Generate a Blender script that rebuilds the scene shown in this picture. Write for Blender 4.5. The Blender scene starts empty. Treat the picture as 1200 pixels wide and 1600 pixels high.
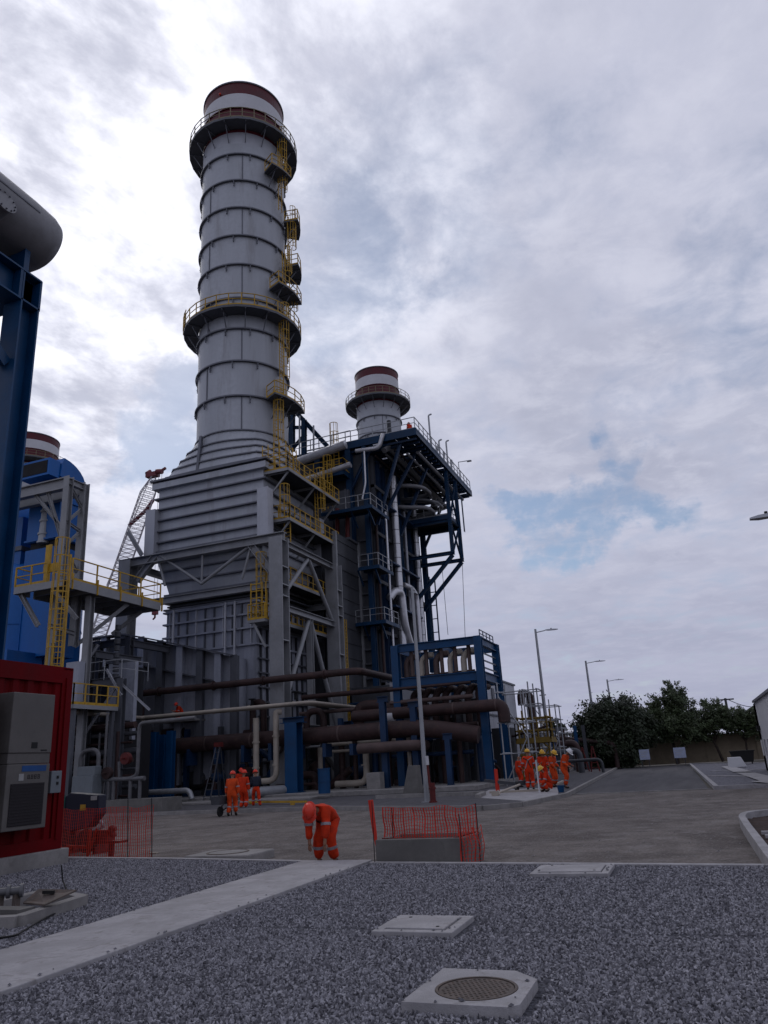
import bpy, bmesh, math, random
from mathutils import Vector, Matrix, noise
R_=math.radians
random.seed(7)
S=bpy.context.scene
COL=S.collection
# ------------------------------------------------------------------ camera
F=1180.0; PITCH=R_(18.4); ROLL=R_(3.4); YAW=R_(20.5); EYE=1.6
fw=Vector((-math.sin(YAW)*math.cos(PITCH), math.cos(YAW)*math.cos(PITCH), math.sin(PITCH)))
rt0=Vector((math.cos(YAW), math.sin(YAW),0)); up0=rt0.cross(fw)
cR,sR=math.cos(ROLL),math.sin(ROLL)
rt=rt0*cR-up0*sR; up=up0*cR+rt0*sR
CO=Vector((0,0,EYE))
cd=bpy.data.cameras.new('camera'); cam=bpy.data.objects.new('camera',cd); COL.objects.link(cam)
cam.matrix_world=Matrix(((rt.x,up.x,-fw.x,0),(rt.y,up.y,-fw.y,0),(rt.z,up.z,-fw.z,EYE),(0,0,0,1)))
cd.sensor_fit='VERTICAL'; cd.sensor_height=36; cd.lens=36*F/1600
cd.clip_start=0.1; cd.clip_end=3000
S.camera=cam
def ray(x,y): return fw+rt*((x-600)/F)+up*((800-y)/F)
def aZ(x,y,z=0.0):
    d=ray(x,y); return CO+d*((z-EYE)/d.z)
def aX(x,y,X):
    d=ray(x,y); return CO+d*(X/d.x)
def aY(x,y,Y):
    d=ray(x,y); return CO+d*(Y/d.y)
def proj(p):
    d=Vector(p)-CO; z=d.dot(fw); return (600+F*d.dot(rt)/z, 800-F*d.dot(up)/z)
# ------------------------------------------------------------------ world
SUN_EL=R_(42); SUN_AZ=R_(-47.5)      # azimuth from +Y towards +X
sund=Vector((math.sin(SUN_AZ)*math.cos(SUN_EL), math.cos(SUN_AZ)*math.cos(SUN_EL), math.sin(SUN_EL)))
W=bpy.data.worlds.new('World'); S.world=W; W.use_nodes=True
nt=W.node_tree; nt.nodes.clear(); LK=nt.links.new
def N(t,**k):
    n=nt.nodes.new(t)
    for a,b in k.items(): setattr(n,a,b)
    return n
def _in(n,i,v):
    if v is None: return
    if hasattr(v,'is_linked') or isinstance(v,bpy.types.NodeSocket): nt.links.new(v,n.inputs[i])
    else: n.inputs[i].default_value=v
def M(op,a,b=None,c=None,clamp=False):
    n=N('ShaderNodeMath',operation=op,use_clamp=clamp); _in(n,0,a); _in(n,1,b); _in(n,2,c); return n.outputs[0]
def VM(op,a,b=None):
    n=N('ShaderNodeVectorMath',operation=op); _in(n,0,a); _in(n,1,b)
    return n.outputs['Value'] if op in('DOT_PRODUCT','LENGTH') else n.outputs[0]
def MR(v,a,b,c,d,smooth=True):
    n=N('ShaderNodeMapRange'); n.interpolation_type='SMOOTHSTEP' if smooth else 'LINEAR'
    _in(n,0,v); 
    for i,x in enumerate((a,b,c,d)): n.inputs[i+1].default_value=x
    return n.outputs[0]
def NO(vec,scale,detail=6,rough=.55,dist=0.):
    n=N('ShaderNodeTexNoise'); _in(n,'Vector',vec); n.inputs['Scale'].default_value=scale
    n.inputs['Detail'].default_value=detail; n.inputs['Roughness'].default_value=rough; n.inputs['Distortion'].default_value=dist
    return n.outputs['Fac']
def MX(f,a,b):
    n=N('ShaderNodeMix',data_type='RGBA'); _in(n,0,f); _in(n,6,a); _in(n,7,b); return n.outputs[2]
tc=N('ShaderNodeTexCoord'); D=tc.outputs['Generated']
sp=N('ShaderNodeSeparateXYZ'); LK(D,sp.inputs[0])
zz=M('ADD',M('MAXIMUM',sp.outputs[2],0.0),0.10)
cb=N('ShaderNodeCombineXYZ'); LK(M('DIVIDE',sp.outputs[0],zz),cb.inputs[0]); LK(M('DIVIDE',sp.outputs[1],zz),cb.inputs[1])
PL=cb.outputs[0]
rot=N('ShaderNodeMapping'); LK(PL,rot.inputs[0]); rot.inputs['Rotation'].default_value=(0,0,R_(-58)); rot.inputs['Scale'].default_value=(1.0,.78,1)
PR=rot.outputs[0]
big=NO(PR,0.8,4,.5,.3); mid=NO(PR,2.3,10,.62,.2); fine=NO(PL,6.0,10,.62,.3); mot=NO(PR,4.0,8,.6,.25)
wn=N('ShaderNodeTexNoise'); LK(D,wn.inputs['Vector']); wn.inputs['Scale'].default_value=7.0; wn.inputs['Detail'].default_value=6; wn.inputs['Roughness'].default_value=.6
wv=VM('SUBTRACT',wn.outputs['Color'],(.5,.5,.5)); ws_=N('ShaderNodeVectorMath',operation='SCALE'); LK(wv,ws_.inputs[0]); ws_.inputs['Scale'].default_value=.42
DW=VM('NORMALIZE',VM('ADD',D,ws_.outputs[0]))
holes=None
for (hx,hy,sz,am) in ((640,330,.97,.20),(485,470,.990,.40),(262,665,.996,.9),(765,826,.9985,.42),(820,812,.9985,.45),(880,806,.9985,.50),(940,796,.9985,.42),(1000,786,.9985,.38),(1085,525,.993,.30),(560,420,.99,.12)):
    d=ray(hx,hy).normalized()
    m=M('MULTIPLY',MR(VM('DOT_PRODUCT',DW,tuple(d)),sz,1.0,0,1,False),am)
    holes=m if holes is None else M('ADD',holes,m)
dens=M('ADD',M('MULTIPLY',mid,1.5),M('MULTIPLY',fine,1.1))
dens=M('SUBTRACT',M('SUBTRACT',dens,.34),holes)
cover=MR(dens,.05,1.0,.15,1)
low=MR(sp.outputs[2],.0,.42,1,0)
cover=M('MAXIMUM',cover,M('MULTIPLY',MR(sp.outputs[2],.0,.20,1,0),.9))
sdot=VM('DOT_PRODUCT',D,tuple(sund))
glow2=MR(sdot,.80,1.03,0,1)
thick=M('ADD',M('MULTIPLY',big,.50),M('MULTIPLY',mid,.50))
br=MR(thick,.37,.63,0,1)
ccol=MX(br,(6.9,7.1,8.6,1),(4.95,5.2,6.6,1))
wisp=MR(fine,.45,.68,0,1)
ccol=MX(M('MULTIPLY',wisp,.45),ccol,(7.9,8.05,9.4,1))
mo2=NO(PR,9.0,6,.6,.2); gray=MR(M('ADD',M('MULTIPLY',mot,.7),M('MULTIPLY',mo2,.3)),.40,.60,0,1)
gm=M('MULTIPLY',glow2,M('SUBTRACT',1.10,M('MULTIPLY',gray,.95)),clamp=True)
ccol=MX(gm,ccol,(13.8,13.9,15.2,1))
ccol=MX(M('MULTIPLY',low,.80),ccol,(4.6,4.8,6.4,1))
sky=N('ShaderNodeTexSky',sky_type='NISHITA'); sky.sun_disc=False; sky.sun_elevation=SUN_EL; sky.sun_rotation=SUN_AZ
sky.air_density=1.0; sky.dust_density=.6; sky.ozone_density=2.0
bg1=N('ShaderNodeBackground'); LK(sky.outputs[0],bg1.inputs[0]); bg1.inputs[1].default_value=.10
bg2=N('ShaderNodeBackground'); LK(ccol,bg2.inputs[0]); bg2.inputs[1].default_value=.1
ms=N('ShaderNodeMixShader'); LK(cover,ms.inputs[0]); LK(bg1.outputs[0],ms.inputs[1]); LK(bg2.outputs[0],ms.inputs[2])
wo=N('ShaderNodeOutputWorld'); LK(ms.outputs[0],wo.inputs[0])
# ------------------------------------------------------------------ sun
sl=bpy.data.lights.new('sun','SUN'); sl.energy=0.5; sl.angle=R_(25); sl.color=(1,.96,.9)
so=bpy.data.objects.new('sun',sl); COL.objects.link(so); so.rotation_euler=sund.to_track_quat('Z','Y').to_euler(); so.location=(0,0,90)
S.view_settings.view_transform='Standard'; S.view_settings.look='None'; S.view_settings.exposure=-0.22; S.view_settings.gamma=1
S.render.engine='CYCLES'
# ------------------------------------------------------------------ materials
MAT={}
def mat(name,col,rough=.6,metal=0.,var=.25,scale=1.5,bump=.0,bscale=30,dirt=0.,dirtcol=(.05,.045,.04),streak=False,spec=.28,coord='Object'):
    if name in MAT: return MAT[name]
    global nt
    m=bpy.data.materials.new(name); m.use_nodes=True; nt=m.node_tree; 
    b=nt.nodes['Principled BSDF']; b.inputs['Roughness'].default_value=rough; b.inputs['Metallic'].default_value=metal
    b.inputs['Specular IOR Level'].default_value=spec
    t=N('ShaderNodeTexCoord').outputs[coord]
    v=t
    if streak:
        mp=N('ShaderNodeMapping'); nt.links.new(t,mp.inputs[0]); mp.inputs['Scale'].default_value=(1,1,.12); v=mp.outputs[0]
    n1=NO(v,scale,5,.6)
    n2=NO(t,scale*9,3,.6)
    c=tuple(col)+(1,)
    dk=tuple(x*(1-var) for x in col)+(1,); lt=tuple(min(1,x*(1+var*.8)) for x in col)+(1,)
    cc=MX(MR(n1,.3,.7,0,1),dk,lt); cc=MX(M('MULTIPLY',MR(n2,.35,.7,0,1),.35),cc,dk)
    if dirt>0:
        n3=NO(v,scale*2.3,7,.68,.4); cc=MX(M('MULTIPLY',MR(n3,.52,.72,0,1),dirt),cc,tuple(dirtcol)+(1,))
    nt.links.new(cc,b.inputs['Base Color'])
    rr=MR(n1,.2,.8,max(.05,rough-.1),min(1,rough+.12)); nt.links.new(rr,b.inputs['Roughness'])
    if bump>0:
        bn=N('ShaderNodeBump'); bn.inputs['Strength'].default_value=bump; bn.inputs['Distance'].default_value=.02
        nt.links.new(NO(t,bscale,5,.65),bn.inputs['Height']); nt.links.new(bn.outputs[0],b.inputs['Normal'])
    MAT[name]=m; return m
STK=mat('stack_paint',(.35,.365,.40),.5,.2,.16,.35,.08,2.5,.55,(.20,.195,.20),streak=True)
STK2=mat('stack_paint_light',(.37,.38,.42),.5,.2,.12,.3,dirt=.2,streak=True)
RIB=mat('rib_steel',(.135,.14,.165),.5,.25,.2,.5,dirt=.3,dirtcol=(.07,.06,.055))
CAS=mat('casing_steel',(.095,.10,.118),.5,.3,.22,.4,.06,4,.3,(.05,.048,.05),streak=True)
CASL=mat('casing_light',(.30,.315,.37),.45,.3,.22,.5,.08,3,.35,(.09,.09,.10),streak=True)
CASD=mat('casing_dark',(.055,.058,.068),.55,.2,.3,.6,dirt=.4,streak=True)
FRM=mat('frame_steel',(.24,.245,.26),.5,.2,.16,.8,dirt=.25,dirtcol=(.12,.10,.09))
RED=mat('band_red',(.085,.008,.016),.5,0,.25,.5,dirt=.3,dirtcol=(.05,.02,.02))
WHT=mat('band_white',(.50,.50,.53),.5,0,.08,.5,dirt=.2,dirtcol=(.3,.29,.3))
YEL=mat('safety_yellow',(.42,.25,.025),.5,0,.2,2,dirt=.25,dirtcol=(.16,.10,.03))
GRT=mat('grating',(.05,.05,.058),.6,.4,.3,3)
BLU=mat('blue_steel',(.0015,.043,.125),.45,0,.2,.8,dirt=.25,dirtcol=(.012,.03,.07))
BLD=mat('blue_duct',(.004,.095,.34),.4,0,.15,.5,dirt=.15,dirtcol=(.02,.05,.12),streak=True)
BLK=mat('blue_dark',(.008,.03,.08),.5,0,.25,.8,dirt=.3,dirtcol=(.01,.015,.02))
SIL=mat('silver_cladding',(.55,.55,.58),.35,.6,.15,1.2,.12,12,.2,(.2,.2,.2))
RST=mat('rusty_pipe',(.040,.022,.022),.6,.1,.35,1.2,.1,20,.4,(.10,.055,.04))
RSTL=mat('primer_pipe',(.085,.058,.055),.6,.1,.25,1.2,.1,20,.4,(.08,.05,.04))
CRM=mat('cream_pipe',(.34,.30,.255),.5,0,.15,1.2,dirt=.3,dirtcol=(.25,.2,.15))
CON=mat('concrete',(.225,.215,.21),.88,0,.22,2.0,.35,60,.55,(.13,.12,.115),spec=.3)
COND=mat('concrete_dark',(.13,.125,.12),.85,0,.2,2,.3,50,.4,(.08,.075,.07),spec=.3)
CONL=mat('concrete_light',(.31,.30,.31),.85,0,.2,2.2,.35,70,.6,(.17,.155,.15),spec=.25)
LID=mat('iron_lid',(.11,.09,.08),.6,.5,.3,9,.3,60,.5,(.16,.10,.07))
ORG=mat('orange_coverall',(.50,.030,.006),.8,0,.25,6,.5,25,.3,(.38,.03,.012),spec=.2)
ORG2=mat('faded_coverall',(.52,.055,.010),.85,0,.25,6,.5,25,.3,(.40,.06,.03),spec=.2)
HEL=mat('red_helmet',(.60,.045,.025),.35,0,.1,5)
HELY=mat('yellow_helmet',(.6,.35,.04),.35,0,.1,5)
HELW=mat('white_helmet',(.6,.6,.62),.35,0,.05,5)
SKN=mat('skin',(.22,.11,.07),.6,0,.1,12)
NAV=mat('dark_jacket',(.012,.016,.03),.8,0,.3,6,.4,25)
BOOT=mat('boot_leather',(.02,.016,.014),.6,0,.3,9)
REF=mat('reflective_tape',(.24,.22,.24),.3,.2,.1,9)
CRD=mat('container_red',(.105,.001,.003),.6,0,.2,1.2,dirt=.25,dirtcol=(.05,.003,.004),streak=True,spec=.08)
ACB=mat('cooler_beige',(.105,.098,.094),.6,.1,.12,2,dirt=.3,dirtcol=(.07,.065,.06))
ACD=mat('cooler_grille',(.022,.019,.022),.7,.1,.2,2)
TAPE=mat('blue_label',(.01,.06,.20),.6)
WLB=mat('white_print',(.3,.3,.3),.6)
SWB=mat('switch_box_grey',(.15,.17,.19),.5,.2,.1,3)
BLACK=mat('black_rubber',(.012,.012,.013),.7,0,.3,6)
MSH=mat('orange_mesh',(.50,.028,.014),.6,0,.15,8)
DGAL=mat('dull_steel',(.12,.12,.13),.5,.3,.25,2,dirt=.3)
BLB=mat('boiler_blue',(.0015,.028,.078),.5,0,.25,.8,dirt=.3,dirtcol=(.01,.015,.02))
GALV=mat('galvanised',(.30,.31,.33),.45,.5,.15,2)
DKW=mat('rusty_plate',(.12,.10,.09),.7,.2,.3,4,.2,30,.4,(.14,.07,.04))
PNT=mat('wall_beige',(.20,.165,.12),.9,0,.18,.8,.2,20,.35,(.11,.09,.07),spec=.2)
WHB=mat('building_white',(.50,.50,.52),.8,0,.08,.8,.1,20,.2,(.25,.25,.26))
GLS=mat('dark_glass',(.02,.03,.04),.1,0,.1,2)
SOI=mat('soil',(.04,.024,.02),.95,0,.5,9,1.,20)
BRK=mat('bark',(.04,.03,.025),.9,0,.3,5,.6,14)
SGN=mat('sign_board',(.32,.36,.48),.6,0,.12,6,dirt=.2,dirtcol=(.2,.24,.34))
GRN=mat('green_machine',(.02,.10,.09),.5)
DBLU=mat('machine_navy',(.010,.012,.028),.5,0,.2,3)
RDM=mat('machine_red',(.10,.012,.012),.55,0,.3,5,dirt=.4)
CRN=mat('crane_white',(.36,.34,.37),.5,.1,.1,1)
CRNR=mat('crane_red',(.14,.03,.04),.5,.1,.2,1)
TANK=mat('tube_grey',(.20,.20,.215),.5,.15,.2,.4,.05,3,.3,(.08,.075,.07))
SHD=mat('shade_black',(.012,.012,.015),.8)  # near-black that paints shade into the box behind the manifold and the hood mouth
def leafmat(name,c):
    global nt
    m=bpy.data.materials.new(name); m.use_nodes=True; nt=m.node_tree; b=nt.nodes['Principled BSDF']
    b.inputs['Roughness'].default_value=.65
    t=N('ShaderNodeTexCoord').outputs['Object']; n1=NO(t,1.1,3,.6); n2=NO(t,14,2,.5)
    dk=tuple(x*.5 for x in c)+(1,); lt=tuple(x*1.7 for x in c)+(1,)
    cc=MX(MR(n1,.35,.65,0,1),dk,lt); cc=MX(M('MULTIPLY',n2,.5),cc,(c[0]*1.4,c[1]*1.1,c[2]*.6,1))
    nt.links.new(cc,b.inputs['Base Color']); return m
LF1=leafmat('leaf_dark',(.016,.026,.012)); LF2=leafmat('leaf_mid',(.034,.052,.022))
# ------------------------------------------------------------------ mesh builder
class MB:
    def __init__(s): s.v=[]; s.f=[]; s.sm=[]
    def add(s,vs,fs,smooth=False):
        o=len(s.v); s.v+= [Vector(p) for p in vs]; s.f+=[tuple(i+o for i in f) for f in fs]; s.sm+=[smooth]*len(fs); return s
    def box(s,x0,x1,y0,y1,z0,z1):
        return s.add([(x0,y0,z0),(x1,y0,z0),(x1,y1,z0),(x0,y1,z0),(x0,y0,z1),(x1,y0,z1),(x1,y1,z1),(x0,y1,z1)],
          [(0,3,2,1),(4,5,6,7),(0,1,5,4),(1,2,6,5),(2,3,7,6),(3,0,4,7)])
    def _frame(s,d,u=None):
        d=d.normalized(); u=Vector(u) if u else Vector((0,0,1))
        if abs(d.dot(u.normalized()))>.98: u=Vector((0,1,0)) if abs(d.y)<.9 else Vector((1,0,0))
        r=d.cross(u).normalized(); u=r.cross(d).normalized(); return r,u
    def bar(s,p,q,w,h=None,u=None):
        h=h or w; p=Vector(p);q=Vector(q); r,uu=s._frame(q-p,u)
        vs=[]
        for c in (p,q):
            for a,b in ((-1,-1),(1,-1),(1,1),(-1,1)): vs.append(c+r*(a*w/2)+uu*(b*h/2))
        return s.add(vs,[(0,1,2,3),(7,6,5,4),(0,4,5,1),(1,5,6,2),(2,6,7,3),(3,7,4,0)])
    def ibeam(s,p,q,d,w,u=None,t=None):
        t=t or d*.09; p=Vector(p);q=Vector(q); r,uu=s._frame(q-p,u)
        s.bar(p,q,t,d-2*t,uu); s.bar(p+uu*(d/2-t/2),q+uu*(d/2-t/2),w,t,uu); s.bar(p-uu*(d/2-t/2),q-uu*(d/2-t/2),w,t,uu); return s
    def tube(s,pts,r,n=10,cap=True):
        pts=[Vector(p) for p in pts]; rs=r if isinstance(r,(list,tuple)) else [r]*len(pts)
        d0=(pts[1]-pts[0]).normalized(); a,b=s._frame(d0); vs=[]; prev=d0
        for i,p in enumerate(pts):
            if i==0: d=d0
            elif i==len(pts)-1: d=(pts[i]-pts[i-1]).normalized()
            else: d=((pts[i]-pts[i-1]).normalized()+(pts[i+1]-pts[i]).normalized()); d=d.normalized() if d.length>1e-6 else prev
            q=prev.rotation_difference(d); a=q@a; b=q@b; prev=d
            for k in range(n):
                t=2*math.pi*k/n; vs.append(p+(a*math.cos(t)+b*math.sin(t))*rs[i])
        fs=[]
        for i in range(len(pts)-1):
            for k in range(n): fs.append((i*n+k,i*n+(k+1)%n,(i+1)*n+(k+1)%n,(i+1)*n+k))
        s.add(vs,fs,n>5)
        if cap: s.add(vs[:n],[tuple(range(n-1,-1,-1))]); s.add(vs[-n:],[tuple(range(n))])
        return s
    def cyl(s,c,r,z0,z1,n=32,r1=None,cap=True,smooth=True):
        r1=r if r1 is None else r1; vs=[]
        for z,q in ((z0,r),(z1,r1)):
            for k in range(n): t=2*math.pi*k/n; vs.append((c[0]+q*math.cos(t),c[1]+q*math.sin(t),z))
        s.add(vs,[(k,(k+1)%n,n+(k+1)%n,n+k) for k in range(n)],smooth)
        if cap: s.add(vs[:n],[tuple(range(n-1,-1,-1))]); s.add(vs[n:],[tuple(range(n))])
        return s
    def ring(s,c,ri,ro,z0,z1,n=48,a0=0,a1=360,smooth=True):
        full=abs(a1-a0)>=359.9; m=n if full else n+1; vs=[]
        for k in range(m):
            t=R_(a0+(a1-a0)*k/n); ct,st=math.cos(t),math.sin(t)
            for q,z in ((ri,z0),(ro,z0),(ro,z1),(ri,z1)): vs.append((c[0]+q*ct,c[1]+q*st,z))
        fs=[]
        for k in range(n):
            j=(k+1)%m
            for e in range(4): g=(e+1)%4; fs.append((k*4+e,j*4+e,j*4+g,k*4+g))
        if not full: fs+=[(3,2,1,0),tuple((m-1)*4+e for e in range(4))]
        return s.add(vs,fs,False)
    def prism(s,prof,p0,ax):   # prof: list of Vector points (world), extruded by ax
        n=len(prof); ax=Vector(ax); vs=[Vector(p) for p in prof]+[Vector(p)+ax for p in prof]
        return s.add(vs,[tuple(range(n-1,-1,-1)),tuple(range(n,2*n))]+[(k,(k+1)%n,n+(k+1)%n,n+k) for k in range(n)])
    def sphere(s,c,r,n=16,m=10,sc=(1,1,1),zmin=-1):
        vs=[];fs=[]
        for i in range(m+1):
            ph=math.pi*i/m; z=max(math.cos(ph),zmin)
            for k in range(n):
                t=2*math.pi*k/n; vs.append((c[0]+r*sc[0]*math.sin(ph)*math.cos(t),c[1]+r*sc[1]*math.sin(ph)*math.sin(t),c[2]+r*sc[2]*z))
        for i in range(m):
            for k in range(n): fs.append((i*n+k,(i+1)*n+k,(i+1)*n+(k+1)%n,i*n+(k+1)%n))
        return s.add(vs,fs,True)
    def build(s,name,m,parent=None,flip=True,at=None):
        org=Vector((0,0,0))
        q=parent
        while q is not None: org+=q.location; q=q.parent
        me=bpy.data.meshes.new(name)
        a=Vector(at)-org if at else Vector((0,0,0))
        me.from_pydata([tuple(p-org-a) for p in s.v],[],s.f)
        ml=m if isinstance(m,list) else [m]
        for x in ml: me.materials.append(x)
        me.polygons.foreach_set('use_smooth',s.sm)
        if flip:
            bm=bmesh.new(); bm.from_mesh(me); bmesh.ops.recalc_face_normals(bm,faces=bm.faces); bm.to_mesh(me); bm.free()
        o=bpy.data.objects.new(name,me); COL.objects.link(o); o.parent=parent; o.location=a
        return o
def tag(o,label,cat,group=None,kind=None):
    if label: o['label']=label
    if cat: o['category']=cat
    if group: o['group']=group
    if kind: o['kind']=kind
    return o
def thing(name,label,cat,loc=(0,0,0),group=None):
    o=bpy.data.objects.new(name,None); COL.objects.link(o); o.location=loc; o.empty_display_size=.3
    return tag(o,label,cat,group)
def struct(o): o['kind']='structure'; return o
def bevel(o,w=.01,seg=2):
    b=o.modifiers.new('bevel','BEVEL'); b.width=w; b.segments=seg; b.limit_method='ANGLE'; return o
def fillet(pts,r,n=6):
    pts=[Vector(p) for p in pts]; out=[pts[0]]
    for i in range(1,len(pts)-1):
        a,b,c=pts[i-1],pts[i],pts[i+1]; u=(a-b); w=(c-b); rr=min(r,u.length*.49,w.length*.49); u.normalize(); w.normalize()
        p0=b+u*rr; p1=b+w*rr
        for k in range(n+1):
            t=k/n; out.append(p0*(1-t)**2+b*2*t*(1-t)+p1*t*t)
    out.append(pts[-1]); return out
def route(x,y,Yp,*steps,X=None):
    p=aX(x,y,X) if X is not None else aY(x,y,Yp); pts=[p.copy()]
    for ax,val in steps:
        if ax in 'xyz':  # absolute world coordinate
            q=p.copy(); setattr(q,ax,val); 
        else:
            i={'X':0,'Y':1,'Z':2}[ax]; k=1 if ax=='Z' else 0
            q=p.copy()
            for it in range(12):
                e=q.copy(); e[i]+=.05; a=proj(q)[k]; b=proj(e)[k]
                if abs(b-a)<1e-7: break
                st=(val-a)/(b-a)*.05; q[i]+=max(-15,min(15,st))
        pts.append(q.copy()); p=q
    return pts
def rail(mb,pts,h=1.1,sp=1.4,r=.028,toe=True,mid=True,closed=False):
    pts=[Vector(p) for p in pts]
    if closed: pts=pts+[pts[0]]
    for a,b in zip(pts[:-1],pts[1:]):
        L=(b-a).length; n=max(1,round(L/sp))
        for k in range(n+1 if b is pts[-1] and not closed else n):
            p=a.lerp(b,k/n); mb.bar(p,p+Vector((0,0,h)),r*2.2)
        z=Vector((0,0,1)); mb.bar(a+z*h,b+z*h,r*2); 
        if mid: mb.bar(a+z*h*.52,b+z*h*.52,r*1.6)
        if toe: mb.bar(a+z*.07,b+z*.07,.015,.14,(0,0,1))
def ladder(mb,p,z1,out,w=.45,cage=True,hoop=.9,r=.03):
    p=Vector(p); out=Vector(out).normalized(); sd=Vector((0,0,1)).cross(out)
    for s_ in (-1,1): mb.bar(p+sd*s_*w/2,(p+sd*s_*w/2)*1+Vector((0,0,z1-p.z)),r*2)
    n=int((z1-p.z)/.3)
    for k in range(1,n): 
        c=p+Vector((0,0,k*.3)); mb.bar(c-sd*w/2,c+sd*w/2,r)
    if cage:
        zs=[p.z+2.2+i*hoop for i in range(max(1,int((z1+1.0-p.z-2.2)/hoop)+1))] if z1-p.z>3 else [p.z+1.2,z1]
        pro=[]
        for a in (-100,-62,-25,25,62,100):
            pro.append(out*(.38+.38*math.cos(R_(a)))+sd*(.38*math.sin(R_(a))))
        for z in zs:
            for a,b in zip(pro[:-1],pro[1:]):
                mb.bar(Vector((p.x,p.y,z))+a,Vector((p.x,p.y,z))+b,.02,.06)
        for a in pro[:: ]:
            mb.bar(Vector((p.x,p.y,zs[0]))+a,Vector((p.x,p.y,zs[-1]))+a,.035)
def pipe(parent,pts,r,m,bend=None,name='pipe',n=12,flange=None):
    mb=MB(); mb.tube(fillet(pts,bend or r*2.2),r,n); o=mb.build(name,m,parent)
    return o
# ------------------------------------------------------------------ ground materials
def groundmat(name,kind):
    global nt
    m=bpy.data.materials.new(name); m.use_nodes=True; nt=m.node_tree; b=nt.nodes['Principled BSDF']
    b.inputs['Roughness'].default_value=.95; b.inputs['Specular IOR Level'].default_value=.2
    t=N('ShaderNodeTexCoord').outputs['Object']; L=nt.links.new
    if kind=='dirt':
        mp=N('ShaderNodeMapping'); L(t,mp.inputs[0]); mp.inputs['Scale'].default_value=(1.0,.75,1); mp.inputs['Rotation'].default_value=(0,0,R_(12))
        mp2=N('ShaderNodeMapping'); L(t,mp2.inputs[0]); mp2.inputs['Scale'].default_value=(.12,.5,1); mp2.inputs['Rotation'].default_value=(0,0,R_(-14)); big=NO(mp.outputs[0],.55,6,.6,.6); med=NO(t,1.9,8,.65,.3); fin=NO(t,22,6,.7); st=NO(mp.outputs[0],2.4,5,.6,.2)
        c=MX(MR(big,.35,.65,0,1),(.084,.071,.066,1),(.150,.131,.121,1))
        c=MX(M('MULTIPLY',MR(med,.45,.7,0,1),.65),c,(.185,.17,.165,1))
        c=MX(M('MULTIPLY',MR(st,.50,.68,0,1),.5),c,(.060,.052,.050,1)); wv_=N('ShaderNodeTexWave'); wv_.bands_direction='Y'; L(mp2.outputs[0],wv_.inputs[0]); wv_.inputs['Scale'].default_value=.42; wv_.inputs['Distortion'].default_value=5; wv_.inputs['Detail'].default_value=4; wv_.inputs['Detail Scale'].default_value=.7; c=MX(M('MULTIPLY',MR(wv_.outputs['Fac'],.62,.95,0,1),M('MULTIPLY',big,.45)),c,(.066,.056,.052,1))
        c=MX(M('MULTIPLY',MR(fin,.5,.75,0,1),.7),c,(.30,.28,.27,1))
        c=MX(M('MULTIPLY',MR(fin,.48,.25,0,1),.75),c,(.045,.038,.036,1))
        h=M('ADD',M('MULTIPLY',fin,.5),M('ADD',M('MULTIPLY',st,.9),M('MULTIPLY',med,.6)))
    elif kind=='asphalt':
        mp=N('ShaderNodeMapping'); L(t,mp.inputs[0]); mp.inputs['Scale'].default_value=(1.2,.12,1)
        big=NO(mp.outputs[0],.8,5,.6,.3); fin=NO(t,26,5,.7)
        c=MX(MR(big,.3,.7,0,1),(.045,.044,.050,1),(.085,.082,.088,1)); c=MX(M('MULTIPLY',fin,.4),c,(.15,.145,.15,1)); h=fin
    elif kind=='gravelbase':
        fin=NO(t,30,5,.7); c=MX(MR(fin,.35,.65,0,1),(.02,.02,.025,1),(.13,.13,.155,1)); h=fin
    elif kind=='gravelfar':
        vo=N('ShaderNodeTexVoronoi'); vo.inputs['Scale'].default_value=16; L(t,vo.inputs['Vector'])
        c=MX(vo.outputs['Color'],(.05,.05,.06,1),(.21,.21,.245,1)); h=vo.outputs['Distance']; fin=NO(t,1,4); c=MX(M('MULTIPLY',fin,.3),c,(.16,.15,.16,1))
    elif kind=='stone':
        oi=N('ShaderNodeAttribute'); oi.attribute_type='INSTANCER'; oi.attribute_name='tone'
        tone=oi.outputs['Fac']; n=NO(t,9,3,.6)
        c=MX(tone,(.045,.045,.055,1),(.36,.355,.39,1)); c=MX(M('MULTIPLY',n,.35),c,(.16,.15,.165,1)); h=NO(t,60,3)
    elif kind=='field':
        big=NO(t,.08,5,.6); c=MX(big,(.06,.055,.045,1),(.10,.09,.075,1)); h=NO(t,3,4)
    L(c,b.inputs['Base Color'])
    bn=N('ShaderNodeBump'); bn.inputs['Strength'].default_value={'dirt':.75,'asphalt':.4,'gravelbase':.8,'gravelfar':.9,'stone':.15,'field':.3}[kind]; bn.inputs['Distance'].default_value=.04 if kind!='stone' else .004
    L(h,bn.inputs['Height']); L(bn.outputs[0],b.inputs['Normal'])
    return m
DIRT=groundmat('dirt_road','dirt'); ASP=groundmat('asphalt','asphalt'); GRB=groundmat('gravel_bed','gravelbase'); GRF=groundmat('crushed_stone','gravelfar'); STN=groundmat('stone','stone'); FLD=groundmat('field','field')
RZ=-.12
def sheet(name,pts,z,m,kind='structure'):
    mb=MB(); mb.add([(x,y,z) for x,y in pts],[tuple(range(len(pts)))])
    o=mb.build(name,m,None,flip=False); 
    if o.data.polygons[0].normal.z<0: o.data.flip_normals()
    o['kind']=kind; return o
sheet('ground',[(-900,-300),(900,-300),(900,1500),(-900,1500)],RZ-.02,FLD)
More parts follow.
